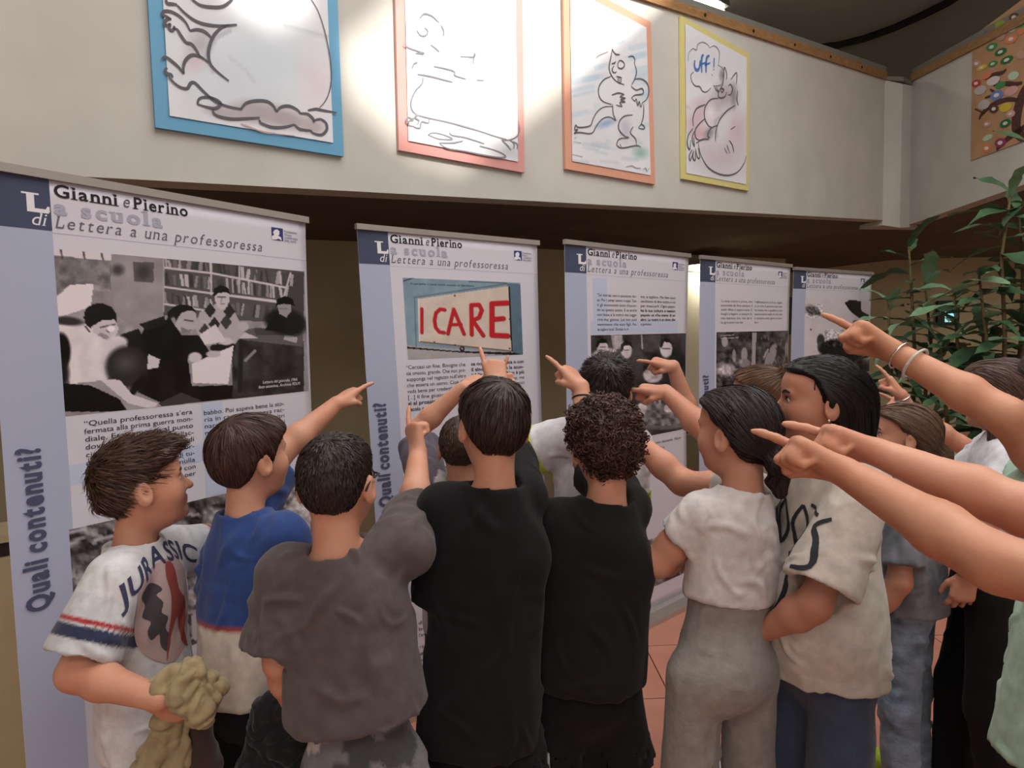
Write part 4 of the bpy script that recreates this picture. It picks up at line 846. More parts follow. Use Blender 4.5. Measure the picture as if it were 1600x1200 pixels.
# ------------------------------------------------------------------ implicit surfaces -> one continuous mesh (surface nets)
class Field:
    def __init__(s, lo, hi, h, fine=(), hf=None):
        s.h = h; lo = np.asarray(lo, float) - 3 * h; hi = np.asarray(hi, float) + 3 * h; s.ax = []
        for i in range(3):
            c = lo[i]; out = [c]; iv = [(f[0][i], f[1][i], f[2] if len(f) > 2 else hf) for f in fine]
            while c < hi[i]:
                st = min([q for a, b, q in iv if a - h < c < b] + [h])
                c += st; out.append(c)
            s.ax.append(np.array(out, np.float32))
        s.n = np.array([len(a) for a in s.ax]); s.f = np.full(s.n, 0.2, np.float32)
    def box(s, lo, hi):
        return tuple(slice(max(0, int(np.searchsorted(s.ax[i], lo[i])) - 1), int(np.searchsorted(s.ax[i], hi[i])) + 1) for i in range(3))
    def apply(s, pr):
        lo, hi, fn, k, op = pr; m = k + 2.5 * s.h; sl = s.box(np.asarray(lo) - m, np.asarray(hi) + m)
        if any(q.stop <= q.start for q in sl): return
        x = s.ax[0][sl[0]][:, None, None]; y = s.ax[1][sl[1]][None, :, None]; z = s.ax[2][sl[2]][None, None, :]
        d = fn(x, y, z); f = s.f[sl]
        if op == 'u':
            if k > 0: hh = np.maximum(k - np.abs(f - d), 0) / k; s.f[sl] = np.minimum(f, d) - hh * hh * (k * .25)
            else: s.f[sl] = np.minimum(f, d)
        elif op == 's':
            d = -d
            if k > 0: hh = np.maximum(k - np.abs(f - d), 0) / k; s.f[sl] = np.maximum(f, d) + hh * hh * (k * .25)
            else: s.f[sl] = np.maximum(f, d)
        elif op == 'i': s.f[sl] = np.maximum(f, d)
    def mesh(s):
        f = s.f; sg = f < 0; n = s.n; st = np.array([n[1] * n[2], n[2], 1]); cid = []; cpos = []; quads = []
        for a in range(3):
            A = [slice(None)] * 3; B = [slice(None)] * 3; A[a] = slice(0, -1); B[a] = slice(1, None)
            I = np.argwhere(sg[tuple(A)] != sg[tuple(B)])
            if len(I) == 0: continue
            b, c = (a + 1) % 3, (a + 2) % 3
            I = I[(I[:, b] > 0) & (I[:, c] > 0)]
            J = I.copy(); J[:, a] += 1
            f0 = f[I[:, 0], I[:, 1], I[:, 2]]; f1 = f[J[:, 0], J[:, 1], J[:, 2]]; t = f0 / (f0 - f1)
            P = I.astype(np.float32); P[:, a] += t
            base = I @ st; q = np.stack([base - st[b] - st[c], base - st[c], base, base - st[b]], -1)
            flip = f0 > 0; q[flip] = q[flip][:, ::-1]
            quads.append(q); cid.append(q.ravel()); cpos.append(np.repeat(P, 4, 0))
        quads = np.concatenate(quads); cid = np.concatenate(cid); cpos = np.concatenate(cpos)
        u, inv = np.unique(cid, return_inverse=True); cnt = np.bincount(inv).astype(np.float32)
        V = np.stack([np.bincount(inv, cpos[:, i]) / cnt for i in range(3)], -1)
        F = np.searchsorted(u, quads.ravel()).reshape(quads.shape)
        V = np.stack([np.interp(V[:, i], np.arange(n[i]), s.ax[i]) for i in range(3)], -1)
        return V, F
def vnormals(V, F):
    A = V[F[:, 2]] - V[F[:, 0]]; B = V[F[:, 3]] - V[F[:, 1]]; N = np.cross(A, B); n = len(V); out = np.zeros((n, 3))
    for k in range(4):
        for i in range(3): out[:, i] += np.bincount(F[:, k], N[:, i], n)
    return out / (np.linalg.norm(out, axis=1)[:, None] + 1e-12)
def relax(V, F, it=1, lam=.5):
    n = len(V); E = np.concatenate([F[:, [0, 1]], F[:, [1, 2]], F[:, [2, 3]], F[:, [3, 0]]])
    deg = np.bincount(E[:, 0], minlength=n) + np.bincount(E[:, 1], minlength=n)
    for _ in range(it):
        S = np.stack([np.bincount(E[:, 0], V[E[:, 1], i], n) + np.bincount(E[:, 1], V[E[:, 0], i], n) for i in range(3)], -1)
        V = V + lam * (S / np.maximum(deg, 1)[:, None] - V)
    return V
def cone(a, b, r0, r1, k=.02, op='u'):
    a = np.asarray(a, float); b = np.asarray(b, float); d = b - a; L = float(d @ d) + 1e-12; rm = max(r0, r1)
    def fn(x, y, z):
        px, py, pz = x - a[0], y - a[1], z - a[2]
        t = np.clip((px * d[0] + py * d[1] + pz * d[2]) / L, 0, 1)
        return np.sqrt((px - t * d[0]) ** 2 + (py - t * d[1]) ** 2 + (pz - t * d[2]) ** 2) - (r0 + (r1 - r0) * t)
    return (np.minimum(a, b) - rm, np.maximum(a, b) + rm, fn, k, op)
def ellip(c, r, R=None, k=.02, op='u'):
    c = np.asarray(c, float); r = np.asarray(r, float); R = np.eye(3) if R is None else R      # rows of R: local axes in world
    ext = np.sqrt(((R * r[:, None]) ** 2).sum(0))
    def fn(x, y, z):
        dx, dy, dz = x - c[0], y - c[1], z - c[2]
        l = [R[i, 0] * dx + R[i, 1] * dy + R[i, 2] * dz for i in range(3)]
        k0 = np.sqrt(sum((l[i] / r[i]) ** 2 for i in range(3))) + 1e-6; k1 = np.sqrt(sum((l[i] / r[i] ** 2) ** 2 for i in range(3))) + 1e-6
        return k0 * (k0 - 1) / k1
    return (c - ext, c + ext, fn, k, op)
def etube(a, b, w0, w1, rx, fy, k=.03, op='u'):
    """tapered tube of elliptical section with flat ends; rx, fy horizontal axes; w0, w1 half sizes (across, deep)"""
    a = np.asarray(a, float); b = np.asarray(b, float); d = b - a; Ln = np.linalg.norm(d); dn = d / Ln; m = max(w0[0], w0[1], w1[0], w1[1])
    def fn(x, y, z):
        px, py, pz = x - a[0], y - a[1], z - a[2]; t = (px * dn[0] + py * dn[1] + pz * dn[2]); s = np.clip(t / Ln, 0, 1)
        qx, qy, qz = px - s * d[0], py - s * d[1], pz - s * d[2]
        u = qx * rx[0] + qy * rx[1] + qz * rx[2]; v = qx * fy[0] + qy * fy[1] + qz * fy[2]
        wx = w0[0] + (w1[0] - w0[0]) * s; wy = w0[1] + (w1[1] - w0[1]) * s
        rad = (np.sqrt((u / wx) ** 2 + (v / wy) ** 2) - 1) * np.minimum(wx, wy)
        return np.maximum(rad, np.maximum(-t, t - Ln))
    return (np.minimum(a, b) - m, np.maximum(a, b) + m, fn, k, op)
def half(p, n, lo, hi, op='i'):
    """keep the side of the plane that n points away from"""
    p = np.asarray(p, float); n = np.asarray(n, float); n = n / np.linalg.norm(n)
    return (lo, hi, lambda x, y, z: (x - p[0]) * n[0] + (y - p[1]) * n[1] + (z - p[2]) * n[2], 0, op)
def cutcone(a, b, r0, r1, k=.03, ext=.0):
    """cone whose far end is cut flat (a sleeve)"""
    a = np.asarray(a, float); b = np.asarray(b, float); d = b - a; L = float(d @ d); Ln = math.sqrt(L); n = d / Ln; rm = max(r0, r1)
    def fn(x, y, z):
        px, py, pz = x - a[0], y - a[1], z - a[2]; tt = (px * d[0] + py * d[1] + pz * d[2]) / L; t = np.maximum(tt, 0)
        rad = np.sqrt((px - t * d[0]) ** 2 + (py - t * d[1]) ** 2 + (pz - t * d[2]) ** 2) - (r0 + (r1 - r0) * np.minimum(t, 1.2))
        return np.maximum(rad, (tt - 1) * Ln)
    return (np.minimum(a, b) - rm, np.maximum(a, b) + rm, fn, k, 'u')
def run_field(prims, h, fine=(), hf=None):
    lo = np.min([p[0] for p in prims if p[4] == 'u'], 0); hi = np.max([p[1] for p in prims if p[4] == 'u'], 0)
    F = Field(lo, hi, h, fine, hf)
    for p in prims: F.apply(p)
    return F.mesh()
def rotm(yaw, pitch=0, roll=0):
    """rows: right, forward, up of a frame facing yaw (0 = away from the camera, + = clockwise), pitch up +, roll to the right +"""
    f = np.array([math.sin(yaw) * math.cos(pitch), math.cos(yaw) * math.cos(pitch), math.sin(pitch)]); r = np.array([math.cos(yaw), -math.sin(yaw), 0.0]); u = np.cross(r, f)
    return np.stack([r * math.cos(roll) - u * math.sin(roll), f, u * math.cos(roll) + r * math.sin(roll)])
def unit(v): v = np.asarray(v, float); return v / (np.linalg.norm(v) + 1e-12)

# ------------------------------------------------------------------ head and hand shapes
def head_prims(C, R, sc, ears=True, fem=False):
    P = lambda x, y, z: C + (R.T @ np.array([x, y, z])) * sc
    E = lambda c, r, k, op='u', Rl=None: ellip(P(*c), np.array(r) * sc, R if Rl is None else Rl @ R, k * sc, op)
    L = [E((0, -.012, .020), (.072, .093, .085), .02), E((0, .024, -.034), (.058, .060, .074), .035), E((0, .040, -.076), (.040, .038, .030), .03), E((0, .070, -.089), (.017, .015, .014), .020)]
    L.append(E((0, .05, .045), (.055, .036, .04), .03))
    for s in (-1, 1):
        L += [E((s * .036, .050, -.030), (.026, .028, .028), .03), E((s * .028, .073, .020), (.022, .010, .008), .014), E((s * .031, .088, .003), (.015, .010, .009), .010, 's')]
        L += [E((s * .011, .086, -.030), (.008, .009, .007), .008)]
    L += [cone(P(0, .080, .008), P(0, .103, -.026), .007 * sc, .0100 * sc, .010 * sc), E((0, .082, -.049), (.020, .011, .0055), .007), E((0, .080, -.061), (.017, .011, .0065), .007)]
    for s in (-1, 1):
        a = s * .32; Rl = np.array([[math.cos(a), -math.sin(a), 0], [math.sin(a), math.cos(a), 0], [0, 0, 1.0]])
        L += [E((s * .078, -.014, -.010), (.0085, .020, .031), .010, 'u', Rl), E((s * .089, -.009, -.004), (.009, .012, .020), .005, 's', Rl)]
    return L
def hand_prims(W, d, n, side, kind, sc=1.0):
    d = unit(d); n = unit(n - d * (n @ d)); s = np.cross(d, n) * (1 if side == 'R' else -1)        # s points to the thumb
    P = lambda a, b, c: W + (d * a + s * b + n * c) * sc
    L = []; kn = [(.078, .027, -.002), (.082, .008, -.005), (.078, -.011, -.004), (.070, -.028, -.001)]
    for (a, b, c) in kn: L.append(cone(P(.004, b * .55, 0), P(a, b, c), .0155 * sc, .0115 * sc, .012 * sc))
    L.append(ellip(P(.045, .004, .004), np.array([.036, .030, .013]) * sc, np.stack([d, s, n]), .012 * sc))
    seg = [(.034, .022, .018), (.038, .025, .019), (.035, .023, .018), (.027, .018, .016)]; rad = [(.0088, .0078, .0070, .0058), (.009, .008, .0072, .006), (.0086, .0076, .007, .0058), (.0076, .0068, .0062, .0052)]
    bends = {'point': [(4, 6, 5), (78, 92, 62), (84, 95, 62), (86, 92, 60)], 'relax': [(22, 30, 18), (30, 36, 22), (34, 40, 25), (38, 42, 25)], 'fist': [(70, 88, 55), (76, 92, 60), (80, 92, 60), (82, 90, 58)], 'open': [(6, 12, 8), (10, 16, 10), (14, 18, 12), (20, 22, 14)]}[kind]
    for i in range(4):
        p = P(*kn[i]); a = 0; sp = (.10, .02, -.04, -.12)[i] * (1 if kind in ('open', 'relax') else .25)
        for j in range(3):
            a += math.radians(bends[i][j]); v = d * math.cos(a) + n * math.sin(a) + s * sp; v = unit(v); q = p + v * seg[i][j] * sc
            L.append(cone(p, q, rad[i][j] * sc, rad[i][j + 1] * sc, .0035 * sc)); p = q
    if kind in ('point', 'fist'): L.append(ellip(P(.070, -.008, .020), np.array([.017, .027, .019]) * sc, np.stack([d, s, n]), .008 * sc))
    b0 = P(.016, .020, .008)
    if kind == 'fist': ts = [(.048, .036, .022), (.066, .020, .036), (.070, .002, .038)]
    elif kind == 'point': ts = [(.044, .036, .020), (.064, .026, .038), (.072, .006, .043)]
    else: ts = [(.044, .046, .014), (.068, .054, .020), (.088, .056, .022)]
    r = [.0135, .0105, .0088, .0072]; p = b0
    for j, t in enumerate(ts): q = P(*t); L.append(cone(p, q, r[j] * sc, r[j + 1] * sc, .007 * sc if j == 0 else .003 * sc)); p = q
    return L

skinm = {}
def skin_mat(c):
    key = tuple(c)
    if key not in skinm: skinm[key] = mat('skin %d' % len(skinm), c, .52, tuple(np.clip(np.array(c) * np.array([.97, .91, .89]), 0, 255)), 14, .05, 160, spec=.32, sss=.12)
    return skinm[key]
def fabric(name, bump=.25, bscale=28, rough=.85, sheen=.15):
    return mat('fabric ' + name, (255, 255, 255), rough, (232, 232, 232), 40, bump, bscale, vcol='Col', spec=.15, sheen=sheen)
COTTON = fabric('cotton', .12, 30); SWEAT = fabric('sweatpants', .3, 70); DENIM = fabric('denim', .35, 120, .8); DARKC = fabric('dark cotton', .10, 26, .8, .05)
SHOEM = fabric('shoe', .1, 60, .5, 0); rubber = mat('shoe sole', (225, 222, 214), .6)
hairmats = {}
def hair_mat(nm, rough=.42): return mat('hair ' + nm, (255, 255, 255), rough, vcol='Col', spec=.28)

# ------------------------------------------------------------------ hair
def smooth(a, b, x): t = np.clip((x - a) / (b - a), 0, 1); return t * t * (3 - 2 * t)
def ell_np(P, c, r):
    q = (P - np.array(c)) / np.array(r); k0 = np.linalg.norm(q, axis=-1) + 1e-6; k1 = np.linalg.norm(q / np.array(r), axis=-1) + 1e-6; return k0 * (k0 - 1) / k1
def smin(a, b, k): h = np.maximum(k - np.abs(a - b), 0) / k; return np.minimum(a, b) - h * h * k * .25
def core(P):
    d = ell_np(P, (0, -.012, .020), (.072, .093, .085)); d = smin(d, ell_np(P, (0, .024, -.034), (.058, .060, .074)), .035); d = smin(d, ell_np(P, (0, .05, .045), (.055, .036, .04)), .03)
    return d
def seg_np(P, a, b, r0, r1):
    a = np.array(a); d = np.array(b) - a; t = np.clip(((P - a) @ d) / (d @ d), 0, 1); return np.linalg.norm(P - a - t[..., None] * d, axis=-1) - (r0 + (r1 - r0) * t)
def hair_fn(st):
    lx = np.array([0, .45, .85, 1.15, 1.42, 1.62, 1.95, 2.3, 2.7, 3.15]); lz = np.array(st['line'])
    top, side, back = st['t']; nz = st.get('lump', 0); ns = st.get('ls', 40); fr = st.get('front', 0)
    def fn(P):
        phi = np.arctan2(np.abs(P[..., 0]), P[..., 1]); ln = np.interp(phi, lx, lz); d = P[..., 2] - ln
        tt = side + (top - side) * smooth(.02, .085, P[..., 2]) + (back - side) * smooth(1.9, 2.8, phi) * (1 - smooth(.03, .08, P[..., 2]))
        tt = tt + fr * smooth(.02, .08, P[..., 1]) * smooth(.03, .08, P[..., 2])
        t = -.006 + (tt + .006) * smooth(-.006, st.get('fade', .028), d)
        if nz: t = t + nz * fbm(P * np.array(st.get('lsc', (1, 1, 1))), ns, 5) * smooth(0, .02, d)
        f = core(P) - t
        # no hair in front of the face plane below the hairline
        f = np.maximum(f, -(d + .012))
        for e in st.get('extra', []):
            if e[0] == 'e': f = smin(f, ell_np(P, e[1], e[2]) + (fbm(P * np.array([1, 1, .3]), 60, 3) * e[4] if len(e) > 4 else 0), e[3])
            else: f = smin(f, seg_np(P, e[1], e[2], e[3], e[4]), e[5])
        return f
    return fn
def mesh_fn(fn, lo, hi, h):
    F = Field(lo, hi, h); X, Y, Z = np.meshgrid(*F.ax, indexing='ij'); P = np.stack([X, Y, Z], -1).reshape(-1, 3)
    F.f = fn(P).reshape(F.n).astype(np.float32); return F.mesh()
def strands(fn, V, N, count, flow, length, seed, w0=.0016, lift=.004, segs=5, wob=.0):
    r = np.random.default_rng(seed); i = r.integers(0, len(V), count); p = V[i] + r.normal(0, .001, (count, 3)); n = N[i]; L = length * r.uniform(.6, 1.25, count)
    up = lift * r.uniform(-.2, 1.2, count); bad = np.zeros(count, bool); pts = []; nor = []; ph = r.uniform(0, 6.28, count)
    e = .002; ex = np.eye(3) * e
    for k in range(segs + 1):
        t = k / segs; f0 = fn(p); g = np.stack([fn(p + ex[a]) - f0 for a in range(3)], -1) / e; g /= np.linalg.norm(g, axis=1)[:, None] + 1e-9
        p = p - (f0 - up * (t if k else -.3))[:, None] * g * .9
        pts.append(p.copy()); nor.append(g); bad |= (core(p) < -.004) | (np.abs(f0) > .02)
        d = flow(p, g, r, i); d = d - g * (d * g).sum(1)[:, None]; d /= np.linalg.norm(d, axis=1)[:, None] + 1e-9
        if wob: sd = np.cross(g, d); d = d + sd * (wob * np.sin(ph + t * 6))[:, None]
        p = p + d * (L / segs)[:, None]
    ok = ~bad; count = int(ok.sum()); pts = np.stack(pts, 1)[ok]; nor = np.stack(nor, 1)[ok]; T = np.gradient(pts, axis=1); S = np.cross(nor, T); S /= np.linalg.norm(S, axis=2)[..., None] + 1e-9
    # a slight random twist of each ribbon
    tw = r.uniform(-.7, .7, (count, 1, 1)); S = S * np.cos(tw) + nor * np.sin(tw)
    wd = w0 * np.array([1, 1, .95, .8, .6, .25, .1])[np.linspace(0, 5, segs + 1).astype(int)][None, :, None] * r.uniform(.6, 1.3, (count, 1, 1))
    A = pts + S * wd; B = pts - S * wd; m = segs + 1
    Vv = np.stack([A, B], 2).reshape(-1, 3); b = (np.arange(count) * m * 2)[:, None] + np.arange(segs)[None] * 2; b = b.ravel()
    F = np.stack([b, b + 1, b + 3, b + 2], -1); var = np.repeat(r.uniform(.55, 1.6, count), m * 2)
    return Vv, F, var
def curls(V, N, count, seed, rad=.0062, ln=.026, tube=.0020, turns=1.7, k=13):
    r = np.random.default_rng(seed); i = r.choice(len(V), count, replace=len(V) < count); VV = []; FF = []; var = []; n = 0
    for q in i:
        c = V[q]; nn = N[q]; ax = unit(np.cross(nn, r.normal(size=3))); ax = unit(ax + nn * r.uniform(-.1, .8) + np.array([0, 0, -.5])); a = unit(np.cross(ax, nn + .01)); b = np.cross(ax, a); ph = r.uniform(0, 6.28); rr = rad * r.uniform(.7, 1.3); sg = r.choice([-1, 1])
        t = np.linspace(0, 1, k); an = ph + sg * t * turns * 6.283; P = c - nn * .002 + ax * ((t - .3) * ln)[:, None] + rr * (np.cos(an)[:, None] * a + np.sin(an)[:, None] * b)
        T = np.gradient(P, axis=0); T /= np.linalg.norm(T, axis=1)[:, None]; s1 = np.cross(T, ax); s1 /= np.linalg.norm(s1, axis=1)[:, None] + 1e-9; s2 = np.cross(T, s1); w_ = (tube * (1.15 - .8 * np.abs(t - .4)))[:, None]
        ring = np.stack([P + s1 * w_, P + s2 * w_, P - s1 * w_, P - s2 * w_], 1).reshape(-1, 3)
        f = np.array([(j * 4 + m, j * 4 + (m + 1) % 4, (j + 1) * 4 + (m + 1) % 4, (j + 1) * 4 + m) for j in range(k - 1) for m in range(4)])
        VV.append(ring); FF.append(f + n); n += len(ring); var.append(np.full(len(ring), r.uniform(.6, 1.7)))
    return np.concatenate(VV), np.concatenate(FF), np.concatenate(var)
def radial(crown, down=.6, fwd=0.0):
    c = np.array(crown)
    def fl(p, g, r, i):
        d = p - c; d = d / (np.linalg.norm(d, axis=1)[:, None] + 1e-6); return d + np.array([0, fwd, -down]) + r.normal(0, .18, p.shape)
    return fl
def toward(pt, bias=(0, 0, 0)):
    c = np.array(pt)
    def fl(p, g, r, i):
        d = c - p; d = d / (np.linalg.norm(d, axis=1)[:, None] + 1e-6); return d + np.array(bias) + r.normal(0, .05, p.shape)
    return fl
def falling(pt=(0, -.06, -.02)):
    c = np.array(pt)
    def fl(p, g, r, i):
        d = c - p; d = d / (np.linalg.norm(d, axis=1)[:, None] + 1e-6); w = smooth(.06, -.03, p[:, 2])[:, None] * 1.0
        return d * (1 - w) + np.array([0, -.1, -1.0]) * w + r.normal(0, .05, p.shape)
    return fl
BOY = (.062, .060, .050, .020, -.014, .008, -.010, -.06, -.096, -.102)
GIRL = (.068, .066, .060, .048, .022, .020, -.01, -.055, -.078, -.080)
HAIR = {
 'tousled': dict(line=(.045, .048, .046, .024, -.01, .014, .004, -.035, -.07, -.078), t=(.020, .006, .010), front=.008, lump=.007, ls=34, fade=.05, len=.05, flow=radial((0, -.075, .08), .1, 1.0), n=4600, lift=.020),
 'bowl': dict(line=(.045, .045, .040, .012, -.018, .004, -.010, -.05, -.08, -.086), t=(.017, .012, .012), lump=.002, ls=30, fade=.03, len=.065, flow=radial((0.01, -.055, .11), .5), n=4000, lift=.004),
 'buzz': dict(line=BOY, t=(.008, .004, .004), lump=.001, ls=60, fade=.035, len=.012, flow=radial((0, -.05, .1), .5), n=5200, lift=.002),
 'short': dict(line=(.05, .05, .044, .016, -.015, .006, -.008, -.05, -.086, -.092), t=(.016, .010, .011), lump=.002, ls=30, fade=.03, len=.055, flow=radial((0.012, -.06, .10), .5), n=4000, lift=.005),
 'thick': dict(line=BOY, t=(.020, .011, .010), lump=.005, ls=45, fade=.03, len=.04, flow=radial((0, -.05, .09), .0, .5), n=3700, lift=.012),
 'curly': dict(line=(.05, .05, .045, .012, -.02, -.006, -.02, -.065, -.095, -.1), t=(.022, .018, .020), lump=.009, ls=70, fade=.02, curl=820, n=0),
 'lowknot': dict(line=GIRL, t=(.017, .013, .016), lump=.0015, ls=30, lsc=(1, .3, .3), fade=.014, len=.11, flow=toward((0, -.125, -.065)), n=3700, lift=.002, extra=[('e', (0, -.118, -.055), (.030, .030, .034), .02), ('c', (.01, -.135, -.06), (.022, -.115, -.135), .016, .012, .012), ('c', (.02, -.115, -.135), (-.006, -.098, -.105), .012, .008, .01)]),
 'topbun': dict(line=GIRL, t=(.017, .013, .014), lump=.002, ls=30, fade=.014, len=.09, flow=toward((0, -.10, .085)), n=2900, lift=.004, extra=[('e', (0, -.105, .095), (.036, .032, .034), .015, .008)]),
 'sleeklong': dict(line=(.070, .068, .064, .055, .022, -.016, -.05, -.08, -.10, -.12), t=(.012, .012, .015), lump=.0012, ls=30, lsc=(1, .2, .2), fade=.014, len=.16, flow=falling((0, -.13, -.03)), n=4000, lift=.0012, extra=[('e', (0, -.074, -.035), (.064, .054, .09), .04), ('e', (0, -.082, -.13), (.056, .034, .12), .04)]),
 'lowpony': dict(line=GIRL, t=(.018, .014, .018), lump=.002, ls=30, fade=.014, len=.12, flow=toward((0, -.13, -.055)), n=3400, lift=.003, extra=[('e', (0, -.115, -.045), (.028, .026, .026), .02), ('c', (0, -.13, -.05), (0, -.15, -.20), .024, .016, .02)]),
 'long': dict(line=(.062, .05, .03, -.01, -.07, -.10, -.12, -.12, -.12, -.12), t=(.022, .020, .024), lump=.003, ls=26, lsc=(1, 1, .25), fade=.014, len=.16, flow=falling((0, -.12, -.05)), n=3700, lift=.003, extra=[('e', (0, -.055, -.12), (.082, .058, .17), .04), ('e', (-.052, -.005, -.14), (.026, .034, .12), .03), ('e', (.052, -.005, -.14), (.026, .034, .12), .03)]),
}
# ------------------------------------------------------------------ a person: one body mesh, with eyes, hair, clothes and shoes as parts
def torus(c, n, R_, r_, k=.006):
    c = np.asarray(c, float); n = unit(n)
    def fn(x, y, z):
        dx, dy, dz = x - c[0], y - c[1], z - c[2]; a = dx * n[0] + dy * n[1] + dz * n[2]
        q = np.sqrt(np.maximum(dx * dx + dy * dy + dz * dz - a * a, 0)) - R_; return np.sqrt(q * q + a * a) - r_
    return (c - R_ - r_, c + R_ + r_, fn, k, 'u')
def col(c): return lin(c)
def cloth_mesh(prims, h, amp, seed, freq=(7, 7, 3.2), relaxn=2, fine=.35, creases=46):
    V, F = run_field(prims, h); V = relax(V, F, relaxn, .5); N = vnormals(V, F)
    n1 = fbm(V * np.array(freq), 1.6, seed, 2); rid = 1 - 2.4 * np.abs(vnoise(V * np.array(freq) @ np.array([[.8, 0, .6], [0, 1, 0], [-.6, 0, .8]]) + .3 * n1[:, None] * np.array([1, .2, .6]), 2.4, seed + 5))
    n2 = fbm(V, 26, seed + 9, 2)
    # soft creases: short valleys and ridges running over the cloth
    rg = np.random.default_rng(seed); cr = np.zeros(len(V)); zr = np.ptp(V[:, 2])
    for q in range(int(creases)):
        i = rg.integers(0, len(V)); tn = np.cross(N[i], rg.normal(size=3)); tn = tn + np.array([0, 0, 1.0]) * rg.choice([-1, 1]) * rg.uniform(.2, 1.1); tn -= N[i] * (tn @ N[i]); tn = unit(tn); L = rg.uniform(.05, .17); a = V[i] - tn * L * .5
        d = V - a; t = np.clip((d @ tn) / L, 0, 1); bend = np.cross(tn, N[i]) * .02 * rg.normal(); c = a + t[:, None] * tn * L + (np.sin(t * math.pi))[:, None] * bend
        ds = np.linalg.norm(V - c, axis=1); w_ = rg.uniform(.007, .014); env = np.sin(np.clip(t, .02, .98) * math.pi) ** .7
        cr += rg.uniform(.5, 1.0) * env * (np.exp(-(ds / w_) ** 2) - .55 * np.exp(-(ds / (2.2 * w_)) ** 2))
    V = V + N * (cr * amp * 1.7)[:, None]
    return V + N * (amp * (.5 * n1 + .65 * rid * smooth(-.5, .6, n1) + fine * .3 * n2))[:, None], F, N
def ik(S, W, a, b, pole):
    d = W - S; L = np.linalg.norm(d); st = 1.0
    if L > (a + b) * .995: st = min(L / ((a + b) * .995), 1.16); a, b = a * st, b * st
    if L > (a + b) * .999: W = S + d / L * (a + b) * .999; d = W - S; L = np.linalg.norm(d)
    if L < abs(a - b) + .01: L = abs(a - b) + .01
    u = d / np.linalg.norm(d); x = (a * a - b * b + L * L) / (2 * L); h = math.sqrt(max(a * a - x * x, 0)); p = np.asarray(pole, float); p = p - u * (p @ u); p = unit(p)
    return S + u * x + p * h, W
PEOPLE = []
